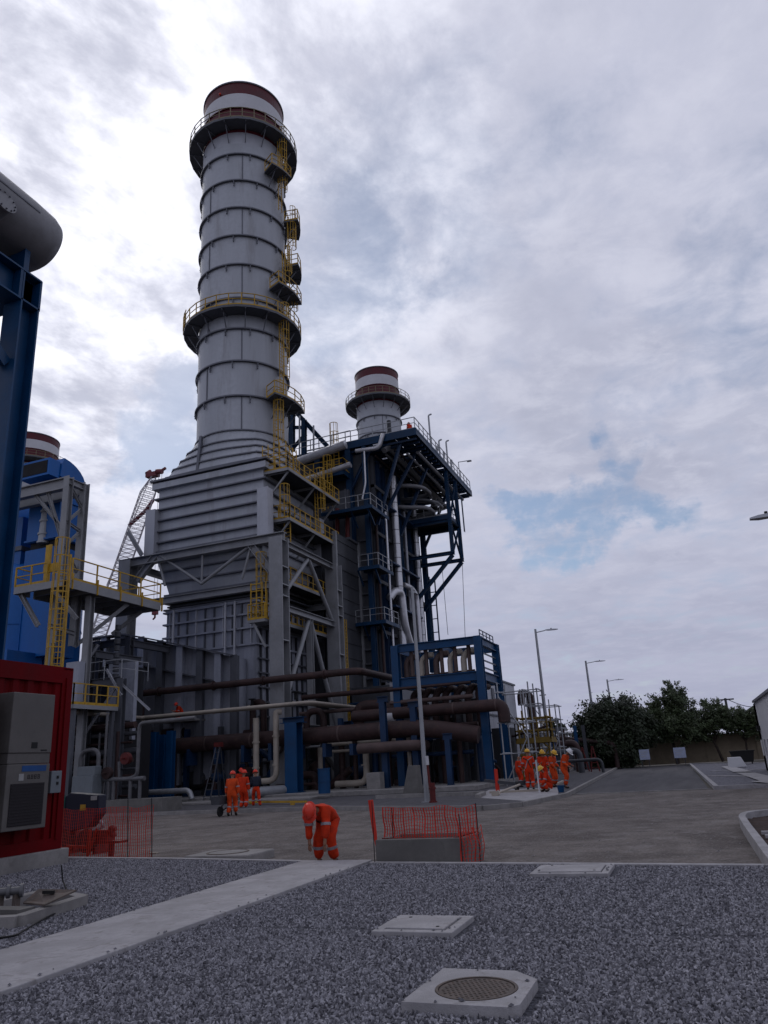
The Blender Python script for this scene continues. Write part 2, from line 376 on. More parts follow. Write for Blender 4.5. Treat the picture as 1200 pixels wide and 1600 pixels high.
# dirt road as a gently uneven grid
def grid_sheet(name,x0,x1,y0,y1,nx,ny,z,m,amp):
    vs=[];fs=[]
    for j in range(ny+1):
        for i in range(nx+1):
            x=x0+(x1-x0)*i/nx; y=y0+(y1-y0)*j/ny
            h=noise.noise(Vector((x*.25,y*.6,0)))*amp+noise.noise(Vector((x*1.1,y*2.2,3)))*amp*.45
            vs.append((x,y,z+h))
    for j in range(ny):
        for i in range(nx): a=j*(nx+1)+i; fs.append((a,a+1,a+nx+2,a+nx+1))
    mb=MB(); mb.add(vs,fs,True); o=mb.build(name,m,None,flip=False); o['kind']='structure'; return o
grid_sheet('dirt_road',-34,16,11,35.1,260,150,RZ,DIRT,.016)
sheet('asphalt_road',[(-5.6,35.1),(.2,35.1),(-.9,82),(-7.6,82)],RZ-.004,ASP)
# kerb separating road stages
mb=MB(); mb.bar((-5.6,35.1,RZ+.01),(.3,35.0,RZ+.01),.14,.05); struct(mb.build('road_edge_strip',CON))
# yard
E0=[(-15.2,14.72),(-10.2,13.95),(-5.5,12.98),(0.6,12.2),(6,11.5)]
mb=MB()
yv=[(x,y,0) for x,y in E0]
base=[(-15.2,-8,0),(6,-8,0)]
mb.add(base+yv[::-1],[tuple(range(7))])
o=mb.build('gravel_yard',GRB,None,flip=False); o['kind']='structure'
mb=MB()
for a,b in zip(E0[:-1],E0[1:]):
    mb.bar((a[0],a[1]+.06,-.07),(b[0],b[1]+.06,-.07),.12,.19)
o=mb.build('yard_kerb',CONL); struct(o); bevel(o,.012)
# walkway slabs
def slab(x0,x1,y0,y1,z0,z1,m,name='paving_slab',bv=.012,parent=None):
    mb=MB(); mb.box(x0,x1,y0,y1,z0,z1); o=mb.build(name,m,parent,at=((x0+x1)/2,(y0+y1)/2,z0)); bevel(o,bv); return o
WX0,WX1=-6.84,-5.5
pathroot=thing('walkway',"","",(-6.2,5,0)); 
for k in ('label','category'):
    if k in pathroot: del pathroot[k]
pathroot['kind']='structure'
ys=[-4,-.9,2.2,5.3,8.4,11.1,13.16]
for a,b in zip(ys[:-1],ys[1:]): slab(WX0+random.uniform(-.01,.01),WX1+random.uniform(-.01,.01),a+.004,b-.004,-.05,.045,CONL,'paving_slab',.01,pathroot)
# keep-out rectangles for stones
KO=[(WX0,WX1,-9,13.2),(-3.3,-2.42,7.66,8.5),(-2.15,-1.34,5.49,6.36),(-2.46,-1.34,11.3,12.3),(-15,-12.55,9,13.6),(-9.3,-8.1,7.8,9.2)]
random.seed(11)
def edge_y(x):
    for (xa,ya),(xb,yb) in zip(E0[:-1],E0[1:]):
        if xa<=x<=xb: return ya+(yb-ya)*(x-xa)/(xb-xa)
    return 11.5
def stones_gn(name,zones,seed):
    # emitter faces: small cells of the yard that are in view and free of slabs
    vs=[];fs=[];dens=[]
    C=.12; 
    for (x0,x1,y0,y1,d) in zones:
        nx=int((x1-x0)/C); ny=int((y1-y0)/C)
        for j in range(ny):
            for i in range(nx):
                x=x0+i*C; y=y0+j*C; cx=x+C/2; cy=y+C/2
                if cy>edge_y(cx)-.05: continue
                if any(a-.0<cx<b+.0 and c-.0<cy<dd+.0 for a,b,c,dd in KO): continue
                px,py=proj((cx,cy,0))
                if px<-60 or px>1260 or py>1680: continue
                o=len(vs); vs+=[(x,y,.0),(x+C,y,.0),(x+C,y+C,.0),(x,y+C,.0)]; fs.append((o,o+1,o+2,o+3)); dens.append(d)
    me=bpy.data.meshes.new(name); me.from_pydata(vs,[],fs); me.materials.append(STN)
    at=me.attributes.new('dens','FLOAT','FACE'); at.data.foreach_set('value',dens)
    ob=bpy.data.objects.new(name,me); COL.objects.link(ob); ob['kind']='stuff'
    ng=bpy.data.node_groups.new(name,'GeometryNodeTree')
    ng.interface.new_socket('Geometry',in_out='INPUT',socket_type='NodeSocketGeometry'); ng.interface.new_socket('Geometry',in_out='OUTPUT',socket_type='NodeSocketGeometry')
    n=ng.nodes; l=ng.links.new
    gi=n.new('NodeGroupInput'); go=n.new('NodeGroupOutput')
    at=n.new('GeometryNodeInputNamedAttribute'); at.data_type='FLOAT'; at.inputs[0].default_value='dens'
    dp=n.new('GeometryNodeDistributePointsOnFaces'); dp.inputs['Seed'].default_value=seed
    l(gi.outputs[0],dp.inputs['Mesh']); l(at.outputs[0],dp.inputs['Density'])
    gti=n.new('GeometryNodeGeometryToInstance')
    for k in range(5):
        ic=n.new('GeometryNodeMeshIcoSphere'); ic.inputs['Radius'].default_value=.5; ic.inputs['Subdivisions'].default_value=1
        sp_=n.new('GeometryNodeSetPosition'); nz=n.new('ShaderNodeTexNoise'); nz.noise_dimensions='4D'; nz.inputs['W'].default_value=k*7.3+seed; nz.inputs['Scale'].default_value=2.4; nz.inputs['Detail'].default_value=1
        sb=n.new('ShaderNodeVectorMath'); sb.operation='SUBTRACT'; sb.inputs[1].default_value=(.5,.5,.5)
        sc=n.new('ShaderNodeVectorMath'); sc.operation='SCALE'; sc.inputs['Scale'].default_value=1.5
        l(nz.outputs['Color'],sb.inputs[0]); l(sb.outputs[0],sc.inputs[0]); l(ic.outputs[0],sp_.inputs[0]); l(sc.outputs[0],sp_.inputs['Offset'])
        sm=n.new('GeometryNodeSetMaterial'); sm.inputs['Material'].default_value=STN; l(sp_.outputs[0],sm.inputs[0])
        l(sm.outputs[0],gti.inputs[0])
    # pick via separate instances
    gti2=n.new('GeometryNodeJoinGeometry')
    for lk in list(gti.inputs[0].links): pass
    ng.nodes.remove(gti)
    for sm in [x for x in n if x.bl_idname=='GeometryNodeSetMaterial']:
        g=n.new('GeometryNodeGeometryToInstance'); l(sm.outputs[0],g.inputs[0]); l(g.outputs[0],gti2.inputs[0])
    ip=n.new('GeometryNodeInstanceOnPoints'); ip.inputs['Pick Instance'].default_value=True
    l(dp.outputs['Points'],ip.inputs['Points']); l(gti2.outputs[0],ip.inputs['Instance'])
    def rnd(t,mn,mx,sd):
        r=n.new('FunctionNodeRandomValue'); r.data_type=t
        i0=0 if t=='FLOAT_VECTOR' else 2
        r.inputs[i0].default_value=mn; r.inputs[i0+1].default_value=mx
        r.inputs['Seed'].default_value=sd; return r.outputs[0] if t=='FLOAT_VECTOR' else r.outputs[1]
    l(rnd('FLOAT_VECTOR',(0,0,0),(6.28,6.28,6.28),3),ip.inputs['Rotation'])
    v1=rnd('FLOAT_VECTOR',(.022,.016,.010),(.054,.036,.022),5)
    l(v1,ip.inputs['Scale'])
    st=n.new('GeometryNodeStoreNamedAttribute'); st.data_type='FLOAT'; st.domain='INSTANCE'; st.inputs['Name'].default_value='tone'
    l(ip.outputs[0],st.inputs['Geometry']); l(rnd('FLOAT',0.,1.,9),st.inputs['Value'])
    ti=n.new('GeometryNodeTranslateInstances'); cz=n.new('ShaderNodeCombineXYZ'); l(rnd('FLOAT',0.,.022,12),cz.inputs[2])
    l(st.outputs[0],ti.inputs['Instances']); l(cz.outputs[0],ti.inputs['Translation'])
    jg=n.new('GeometryNodeJoinGeometry'); l(ti.outputs[0],jg.inputs[0]); 
    l(jg.outputs[0],go.inputs[0])
    md=ob.modifiers.new('stones','NODES'); md.node_group=ng
    return ob
stones_gn('gravel',[(-8,2.5,3.0,8,1700),(-14,2.5,8,14.8,1250)],1)
rd=random.Random(77); mb=MB()
def chip(x,y,z):
    q=[Vector((rd.uniform(-1,1)*rd.uniform(.6,1.2),rd.uniform(-1,1),rd.uniform(-.5,.6)))*rd.uniform(.010,.022) for _ in range(6)]
    a=rd.uniform(0,6.28); c,s_=math.cos(a),math.sin(a); r=rd.uniform(.009,.02)
    P_=[(r*1.4,0,0),(0,r,0),(-r*1.2,0,0),(0,-r*.9,0),(r*.2,r*.1,r*.8),(0,0,-r*.4)]
    mb.add([(x+px*c-py*s_,y+px*s_+py*c,z+pz) for px,py,pz in P_],[(0,1,4),(1,2,4),(2,3,4),(3,0,4),(1,0,5),(2,1,5),(3,2,5),(0,3,5)])
for k in range(50):
    e=rd.choice((WX0,WX1)); d=abs(rd.gauss(0,.035)); x=e+(d if e==WX0 else -d); chip(x,rd.uniform(3,13.1),.055)
for (a,b,c,d_,h) in ((-3.27,-2.44,7.68,8.48,.056),(-2.43,-1.37,11.36,12.24,.056),(-2.14,-1.34,5.49,6.36,.076)):
    for k in range(12):
        s_=rd.choice('NSEW'); t_=rd.random(); o=abs(rd.gauss(0,.05)); chip((a+(b-a)*t_) if s_ in 'NS' else (a+o if s_=='W' else b-o),(c+(d_-c)*t_) if s_ in 'EW' else (c+o if s_=='S' else d_-o),h)
for k in range(500): x=rd.uniform(-13,1.5); chip(x,edge_y(x)+rd.uniform(-.1,.5),.03 if rd.random()<.0 else (RZ+.015))
STN2=mat('loose_stone',(.13,.128,.145),.9,0,.5,14)
o=mb.build('spilled_stones',STN2); o['kind']='stuff'
# ------------------------------------------------------------------ covers in the gravel
def plate_cover(x0,x1,y0,y1,h,label,lid=True,m=CONL):
    t=thing('inspection_cover',label,'inspection cover',((x0+x1)/2,(y0+y1)/2,0))
    mb=MB(); w=.1
    mb.box(x0,x1,y0,y0+w,-.05,h); mb.box(x0,x1,y1-w,y1,-.05,h); mb.box(x0,x0+w,y0+w,y1-w,-.05,h); mb.box(x1-w,x1,y0+w,y1-w,-.05,h)
    bevel(mb.build('frame',m,t),.008)
    mb=MB(); g=.012; mb.box(x0+w+g,x1-w-g,y0+w+g,y1-w-g,-.03,h+.012); bevel(mb.build('lid',m,t),.006)
    for cx,cy in ((x0+w+.1,y1-w-.09),(x1-w-.1,y0+w+.09)): mb=MB(); mb.cyl((cx,cy),.018,h+.008,h+.016,12); mb.build('lifting_hole',BLACK,t)
    return t
plate_cover(-3.27,-2.44,7.68,8.48,.05,'square concrete cover in the gravel with two lifting holes, behind the round manhole')
plate_cover(-2.43,-1.37,11.36,12.24,.05,'pale concrete cover in the gravel close to the yard kerb')
t=thing('manhole','raised concrete slab with a round lid in the dirt road just beyond the kerb','manhole',(-9.5,14.6,RZ))
mb=MB(); mb.box(-10.1,-8.6,14.15,15.25,RZ-.05,.04); bevel(mb.build('slab',CON,t),.03,2)
mb=MB(); mb.ring((-9.4,14.7),.40,.44,.03,.052,40); mb.build('rim',LID,t); mb=MB(); mb.cyl((-9.4,14.7),.395,.03,.047,40); mb.build('lid',CON,t)
# round manhole on chamfered slab
t=thing('manhole',"round rusty manhole lid in a chamfered white concrete slab in the gravel",'manhole',(-1.85,6.07,0))
cx,cy=-1.715,5.87; x0,x1,y0,y1=-2.14,-1.34,5.49,6.36
pr=[(x0,y0),(x1-.07,y0),(x1,y0+.07),(x1,y1-.2),(x1-.2,y1),(x0+.03,y1)]
# slab with circular hole: fan between outline and circle
n=48; r=.292; vs=[];fs=[]
def hit(a):
    best=None
    for (ax,ay),(bx,by) in zip(pr,pr[1:]+pr[:1]):
        dx,dy=math.cos(a),math.sin(a); ex,ey=bx-ax,by-ay; den=dx*ey-dy*ex
        if abs(den)<1e-9: continue
        tt=((ax-cx)*ey-(ay-cy)*ex)/den; uu=((ax-cx)*dy-(ay-cy)*dx)/den
        if tt>0 and -1e-6<=uu<=1+1e-6 and (best is None or tt<best): best=tt
    return best
angs=sorted([2*math.pi*k/n for k in range(n)]+[math.atan2(y-cy,x-cx)%(2*math.pi) for x,y in pr]); n=len(angs)
for z in (.07,-.05):
    for a in angs:
        d=hit(a); vs.append((cx+d*math.cos(a),cy+d*math.sin(a),z)); vs.append((cx+r*math.cos(a),cy+r*math.sin(a),z))
for k in range(n):
    j=(k+1)%n
    fs+=[(2*k,2*j,2*j+1,2*k+1),(2*k,2*k+2*n,2*j+2*n,2*j),(2*k+1,2*j+1,2*j+1+2*n,2*k+1+2*n)]
mb=MB(); mb.add(vs,fs); bevel(mb.build('slab',CONL,t),.012,2)
mb=MB(); mb.ring((cx,cy),.27,.290,.01,.074,48); mb.build('rim',LID,t)
mb=MB(); mb.cyl((cx,cy),.264,.0,.067,48); o=mb.build('lid',LID,t)
mb=MB()
for i in range(-7,8):
    for j in range(-7,8):
        px,py=i*.037+(j%2)*.018,j*.037
        if math.hypot(px,py)<.24: mb.box(cx+px-.009,cx+px+.009,cy+py-.004,cy+py+.004,.067,.071)
k=mb.build('lid_studs',LID,o); k['kind']='stuff'
# ------------------------------------------------------------------ chimney stacks
OCH=mat('weathered_rail',(.19,.16,.10),.6,.1,.2,2,dirt=.3)
def stack(c,R,label,full=True,top=64.1,group=None,name='exhaust_stack'):
    t=thing(name,label,'chimney',(c[0],c[1],0),group)
    dz=top-64.1
    zb=27.7 if full else 20
    Z=lambda z:z+dz
    n=72
    def course(z0,z1,m,nm='shell_course',r=R): mb=MB(); mb.cyl(c,r,z0,z1,n,cap=False); return mb.build(nm,m,t)
    rz=[27.7,30.7,33.9,37.0,40.0,43.4,46.4,49.4,52.4,55.4]
    for a,b in zip(rz[:-1],rz[1:]):
        if full or b>44: course(Z(a)+.0,Z(b),STK)
    if not full: course(zb,Z(43.4),STK)
    course(Z(55.4),Z(56.7),STK,'shell_course'); course(Z(56.7),Z(58.0),STK2)
    course(Z(58.0),Z(60.9),RED,'red_band',R+.01); course(Z(60.9),Z(62.7),WHT,'white_band',R+.015); 
    mb=MB(); mb.ring(c,R-.12,R+.012,Z(62.7),Z(64.0),n); mb.build('red_band',RED,t)
    mb=MB(); mb.ring(c,R-.2,R+.1,Z(64.0),Z(64.15),n); mb.build('rim',RIB,t)
    mb=MB(); mb.ring(c,R+.02,R+.13,Z(60.85),Z(60.93),n); mb.build('stiffener_ring',RED,t)
    mb=MB(); mb.cyl(c,R-.3,zb,Z(63.9),n,cap=False); mb.build('liner',CASD,t)
    for z in (rz[1:] if full else rz[5:]):
        mb=MB(); mb.ring(c,R,R+.22,Z(z)-.06,Z(z)+.06,n); 
        o=mb.build('stiffener_ring',RIB,t)
    # seams, lugs
    rnd=random.Random(int(c[0]))
    for i,z in enumerate(rz[:-1]):
        if not full and z<43: continue
        a0=-108 if i%2 else -60
        mb=MB(); 
        for a in (a0,a0+180):
            a=R_(a); p=Vector((c[0]+(R+.03)*math.cos(a),c[1]+(R+.03)*math.sin(a),0))
            mb.bar(p+Vector((0,0,Z(z)+.1)),p+Vector((0,0,Z(rz[i+1])-.1)),.07)
        k=mb.build('seam_plate',RIB,t); k['kind']='stuff'
        mb=MB()
        for a in range(-170,190,30):
            a=R_(a+(i%2)*9); d=Vector((math.cos(a),math.sin(a),0)); p=Vector((c[0],c[1],0))+d*(R+.14)+Vector((0,0,Z(rz[i+1])-.38))
            mb.bar(p+Vector((0,0,.28)),p-Vector((0,0,.25)),.08,.14,d)
            mb.bar(p-d*.12,p+d*.12,.05)
        k=mb.build('lug',RIB,t); k['kind']='stuff'
    def platform(z,a0,a1,ro,brk=22,rm=YEL,thk=.16,ns=28):
        p=MB(); p.ring(c,R+.06,ro,z-thk,z,ns if a1-a0>=359 else max(4,int(ns*(a1-a0)/360)),a0,a1); po=p.build('platform',CAS,t)
        q=MB()
        if a1-a0>=359:
            pts=[(c[0]+(ro-.04)*math.cos(R_(a)),c[1]+(ro-.04)*math.sin(R_(a)),z) for a in range(0,360,12)]
            rail(q,pts,1.1,9,.03,True,True,True)
        else:
            k=max(3,int((a1-a0)/12)); arc=[(c[0]+(ro-.04)*math.cos(R_(a0+(a1-a0)*i/k)),c[1]+(ro-.04)*math.sin(R_(a0+(a1-a0)*i/k)),z) for i in range(k+1)]
            inn=lambda a:(c[0]+(R+.2)*math.cos(R_(a)),c[1]+(R+.2)*math.sin(R_(a)),z)
            rail(q,[inn(a0)]+arc+[inn(a1)],1.1,9,.03)
        q.build('railing',rm,po)
        k=MB(); m=max(2,int(brk*(a1-a0)/360))
        for i in range(m):
            a=R_(a0+(a1-a0)*(i+.5)/m); d=Vector((math.cos(a),math.sin(a),0)); C=Vector((c[0],c[1],z-thk))
            k.bar(C+d*(R),C+d*(ro-.1)-Vector((0,0,.02)),.09,.16)
            k.bar(C+d*(R+.05)-Vector((0,0,1.5)),C+d*(ro-.45)-Vector((0,0,.15)),.07)
        b=k.build('brackets',RIB,po); b['kind']='stuff'
        return po
    k1=1.345 if full else 1.5
    platform(Z(58.55),0,360,R*k1,brk=16,thk=.24,rm=OCH)
    if full:
        po=platform(Z(38.55),0,360,R*k1,brk=16,thk=.22)
        q=MB()   # yellow storage basket on the platform
        a0=R_(-150); 
        for a in range(-156,-128,7):
            p0=Vector((c[0]+(R*k1+.02)*math.cos(R_(a)),c[1]+(R*k1+.02)*math.sin(R_(a)),Z(38.55))); p1=Vector((c[0]+(R*k1+.02)*math.cos(R_(a+7)),c[1]+(R*k1+.02)*math.sin(R_(a+7)),Z(38.55)))
            for h in (.15,.45,.75,1.05,1.35): q.bar(p0+Vector((0,0,h)),p1+Vector((0,0,h)),.07)
            q.bar(p0,p0+Vector((0,0,1.4)),.07)
        q.build('guard_panel',YEL,po)
        # rest platforms and ladders up the east side
        zs=[aY(455,y,50.2).z for y in (622,447,392,318)]
        angs=[(-30,20),(-24,18),(8,42),(10,42)]
        for z,(a0,a1) in zip(zs,angs): platform(z,a0,a1,R+1.5,brk=26,thk=.14)
        platform(54.0,-30,-4,R+1.5,brk=26,thk=.14)
        hs=[24.6,zs[0],38.55,zs[1],zs[2],zs[3],58.55]
        al=[-20,-10,14,-2,14,-8]
        for i in range(len(hs)-1):
            a=R_(al[i]); d=Vector((math.cos(a),math.sin(a),0)); p=Vector((c[0],c[1],hs[i]))+d*(R+.45)
            mb=MB(); ladder(mb,p,hs[i+1]+.9,d,.5); mb.build('caged_ladder',YEL,t)
    return t
SC=(-31.65,51.3); SR=3.86
st1=stack(SC,SR,'tall grey exhaust stack with red and white top bands, nearest and highest of the three')
stack((-39.2,105),3.55,'second grey exhaust stack with red and white bands rising behind the blue boiler deck',False,62.6)
stack((-108.3,100),4.9,'red and white banded stack at the left edge behind the blue hood',False,63.6)
# red beacon
mb=MB(); mb.sphere((SC[0]-.2,SC[1]-SR-.1,62.95),.12,10,8); mb.build('beacon',HEL,st1)
# transition: round shell to square duct with horizontal ribs
X0,X1,Y0,Y1=-36.95,-27.15,47.0,55.6
def trans_pts(f,off=0):
    n=48; out=[]
    for k in range(n):
        a=2*math.pi*k/n; ca,sa=math.cos(a),math.sin(a)
        cxx,cyy=(X0+X1)/2,(Y0+Y1)/2; hx,hy=(X1-X0)/2+off,(Y1-Y0)/2+off
        m=min(hx/abs(ca) if abs(ca)>1e-6 else 9e9, hy/abs(sa) if abs(sa)>1e-6 else 9e9)
        sq=Vector((cxx+ca*m,cyy+sa*m)); ci=Vector((SC[0]+(SR+off)*ca,SC[1]+(SR+off)*sa)); out.append(sq.lerp(ci,f))
    return out
mb=MB(); vs=[]; lv=[(0,24.15),(.25,25.0),(.5,25.85),(.75,26.75),(1,27.7)]
for f,z in lv: vs+=[(p.x,p.y,z) for p in trans_pts(f)]
n=48; mb.add(vs,[(i*n+k,i*n+(k+1)%n,(i+1)*n+(k+1)%n,(i+1)*n+k) for i in range(4) for k in range(n)]); mb.build('transition_cone',STK,st1)
for f,z in ((.1,24.5),(.32,25.25),(.54,26.0),(.74,26.72),(.99,27.66)):
    a=trans_pts(f,0); b=trans_pts(f,.13); vs=[]
    for p,q in zip(a,b):
        for w,zz_ in ((p,z-.05),(q,z-.05),(q,z+.05),(p,z+.05)): vs.append((w.x,w.y,zz_))
    mb=MB(); mb.add(vs,[(k*4+e,((k+1)%n)*4+e,((k+1)%n)*4+(e+1)%4,k*4+(e+1)%4) for k in range(n) for e in range(4)]); mb.build('stiffener_ring',RIB,st1)
mb=MB(); mb.bar((SC[0]-1.6,SC[1]-4.15,24.3),(SC[0]-1.5,SC[1]-3.9,27.6),.22,.3); mb.build('seam_plate',RIB,st1)
# square duct
def hrib(t,x0,x1,y0,y1,z,d=.28,h=.10,m=RIB,name='rib'):
    mb=MB(); mb.box(x0-d,x1+d,y0-d,y0,z-h/2,z+h/2); mb.box(x0-d,x1+d,y1,y1+d,z-h/2,z+h/2); mb.box(x0-d,x0,y0,y1,z-h/2,z+h/2); mb.box(x1,x1+d,y0,y1,z-h/2,z+h/2)
    return mb.build(name,m,t)
sd=thing('square_duct','grey square steel duct with closely set horizontal ribs directly beneath the tall stack','duct',((X0+X1)/2,(Y0+Y1)/2,14))
mb=MB(); mb.box(X0+.1,X1-.1,Y0+.1,Y1-.1,18.2,24.2); mb.build('casing',CASL if False else STK,sd)
hrib(sd,X0+.1,X1-.1,Y0+.1,Y1-.1,24.2,.55,.14); hrib(sd,X0+.1,X1-.1,Y0+.1,Y1-.1,23.75,.4,.5,STK)
for i in range(6): hrib(sd,X0+.1,X1-.1,Y0+.1,Y1-.1,22.7-i*.92,.30,.10)
hrib(sd,X0+.1,X1-.1,Y0+.1,Y1-.1,18.2,.3,.2)
# corner posts
for x,y in ((X1+.15,Y0-.1),(X0-.2,Y0-.1),(X1+.15,Y1+.1),(X0-.2,Y1+.1)):
    mb=MB(); mb.box(x-.45,x+.45,y-.42,y+.42,17.6,21.75); mb.build('corner_post',STK2,sd)
# funnel
def loft(t,a,za,b,zb,m,name):
    (xa0,xa1,ya0,ya1),(xb0,xb1,yb0,yb1)=a,b
    mb=MB(); mb.add([(xa0,ya0,za),(xa1,ya0,za),(xa1,ya1,za),(xa0,ya1,za),(xb0,yb0,zb),(xb1,yb0,zb),(xb1,yb1,zb),(xb0,yb1,zb)],[(0,3,2,1),(4,5,6,7),(0,1,5,4),(1,2,6,5),(2,3,7,6),(3,0,4,7)])
    return mb.build(name,m,t)
A=(X0+.1,X1-.1,Y0+.1,Y1-.1); B=(X0+1.2,X1-.7,Y0+.4,Y1-.6)
loft(sd,B,14.8,A,18.2,STK,'funnel')
for f in (.2,.45,.72):
    q=[A[i]+(B[i]-A[i])*f for i in range(4)]; hrib(sd,*q,18.2-3.4*f,.25,.1)
for i,(zz_,d) in enumerate(((14.75,.3),(14.45,.12),(14.15,.34),(13.85,.1),(13.6,.3))): hrib(sd,*B,zz_,d,.12,CASD if i%2 else RIB,'bellows_ring')
mb=MB(); mb.box(B[0]+.1,B[1]-.1,B[2]+.1,B[3]-.1,13.5,14.9); mb.build('bellows',CASD,sd)
# lower ribbed duct
ld=thing('lower_duct','light grey panelled duct section with a grid of ribs under the bellows','duct',(-31.6,51,0))
LX0,LX1,LY0,LY1=-35.6,-27.85,47.0,55.0
mb=MB(); mb.box(LX0,LX1,LY0,LY1,0,13.5); mb.build('casing',CASL,ld)
for z in (13.3,12.4,11.4,10.2): hrib(ld,LX0,LX1,LY0,LY1,z,.22,.12,CASL)
for k in range(10):
    x=LX0+.35+k*.78; mb=MB(); mb.box(x-.05,x+.05,LY0-.14,LY0,10.2,13.3); mb.build('upright_rib',STK2 if k%3==0 else CAS,ld)
for k in range(9):
    y=LY0+.5+k*.9; mb=MB(); mb.box(LX1,LX1+.16,y-.05,y+.05,0.2,13.3); mb.build('upright_rib',CASD,ld)
for k in range(9):
    z=9.2-k*1.0; mb=MB(); mb.box(LX1+.0,LX1+.2,LY0+.2,LY1,z-.05,z+.05); mb.build('rib',CAS,ld)
# pipe on front
for x in (-34.7,-30.2,-29.4):
    mb=MB(); mb.tube([(x,46.6,13.4),(x,46.6,9.6),(x-.5,46.4,8.6),(x-.5,46.4,4)],.09,8); mb.build('drain_pipe',STK2,ld)
# big inlet duct with tall vertical stiffeners (left of the frame)
gd=thing('inlet_duct','wide grey duct wall with tall upright stiffeners and sloping top, left of the frame column','duct',(-34,47,0))
gx=[-41.6,-39.9,-38.2,-36.5,-34.8,-33.1,-31.4,-29.9,-28.6]
def gz(x): return 11.7+(x+38.0)*(-.27) if x>-38 else 11.7
for a,b in zip(gx[:-1],gx[1:]):
    mb=MB(); mb.prism([(a,45.9,1.2),(b,45.9,1.2),(b,45.9,gz(b)),(a,45.9,gz(a))],None,(0,1.0,0)); mb.build('wall_panel',CASL,gd)
for x in gx:
    mb=MB(); z=gz(x)
    mb.box(x-.05,x+.05,45.3,45.89,1.0,z+.1); mb.box(x-.26,x+.26,45.22,45.3,1.0,z+.15); mb.build('stiffener',CASL if gx.index(x)%2 else CAS,gd)
mb=MB()
for a,b in zip(gx[:-1],gx[1:]): mb.bar((a,45.6,gz(a)-1.9),(b,45.6,gz(b)-1.9),.5,.08)
mb.build('cross_rib',CAS,gd)
mb=MB()
for a,b in zip(gx[:-1],gx[1:]): mb.bar((a,45.5,gz(a)+.1),(b,45.5,gz(b)+.1),.9,.1)
mb.build('top_flange',CAS,gd)
# ------------------------------------------------------------------ pale steel support frame
fr=thing('support_frame','pale grey steel portal frame with braces standing around the square duct','steel frame',(-31,50,0))
def member(t,p,q,d,w,m=FRM,name='beam',u=None,kind='i'):
    mb=MB(); (mb.ibeam(p,q,d,w,u) if kind=='i' else mb.tube([p,q],d/2,10)); return mb.build(name,m,t)
FX0,FX1,FY0,FY1=-38.6,-25.4,46.0,55.2
for (x,y,zt) in ((FX1,FY0,17.4),(FX0,FY0,17.6),(FX1,FY1,17.4),(FX0,FY1,17.6)):
    mb=MB(); mb.ibeam((x,y,.1),(x,y,zt),1.05,1.05,(0,1,0),.09)
    mb.box(x-.5,x+.5,y-.5,y+.5,0,.12)
    mb.build('column',FRM,fr)
for z in (15.2,13.9,13.1,10.0,4.6): 
    for x,y in ((FX1,FY0),(FX1,FY1)):
        mb=MB(); mb.box(x-.52,x+.52,y-.52,y+.52,z-.04,z+.04); mb.build('splice_plate',FRM,fr)
member(fr,(FX0-.9,FY0,17.45),(FX1+.5,FY0,17.45),.65,.6); member(fr,(FX0,FY0-.02,14.05),(FX1-.5,FY0-.02,14.05),.5,.4)
member(fr,(FX1,FY0+.5,17.15),(FX1,FY1-.5,17.15),.45,.5); member(fr,(FX1,FY0+.5,12.4),(FX1,FY1-.5,12.4),.45,.45)
member(fr,(FX1,FY0+.5,4.3),(FX1,FY1-.5,4.3),.45,.45); member(fr,(FX0,FY0+.5,17.3),(FX0,FY1-.5,17.3),.5,.5)
member(fr,(FX0+.5,FY1,14),(FX1-.5,FY1,14),.5,.4)
ym=(FY0+FY1)/2
member(fr,(FX1,ym,12.2),(FX1,ym,4.5),.42,.42,name='hanger')
for a,b in (((FX1,ym-.1,16.8),(FX1,FY0+.4,13.2)),((FX1,ym+.1,16.8),(FX1,FY1-.4,12.5)),((FX1,ym-.2,12.0),(FX1,FY0+.4,5.6)),((FX1,ym+.2,12.0),(FX1,FY1-.4,4.6)),((FX1,ym-.1,4.1),(FX1,FY0+.4,1)),((FX1,ym+.1,4.1),(FX1,FY1-.4,1))):
    member(fr,a,b,.34,.3,name='brace',kind='t')
w1=aY(250,868,FY0);w2=aY(315,912,FY0);w3=aY(393,851,FY0);w4=aY(378,905,FY0);w5=aY(425,893,FY0);w6=aY(317,858,FY0)
for a,b,d in ((w1,w2,.22),(w3,w2,.26),(w6,w2+Vector((0,0,.2)),.18),(w3,w4,.2),(w3,w5,.5)):
    member(fr,a,b,d,d,name='brace',kind='t' if d<.4 else 'i')
wa=aY(244,868,FY0);wb=aY(214,908,FY0);wc=aY(200,830,FY0);wd=aY(222,868,FY0)
member(fr,wa,wb,.5,.4,name='brace'); member(fr,wc,wd,.3,.2,name='brace')
member(fr,aY(246,870,FY0),aY(258,915,FY0),.2,.2,name='brace',kind='t')
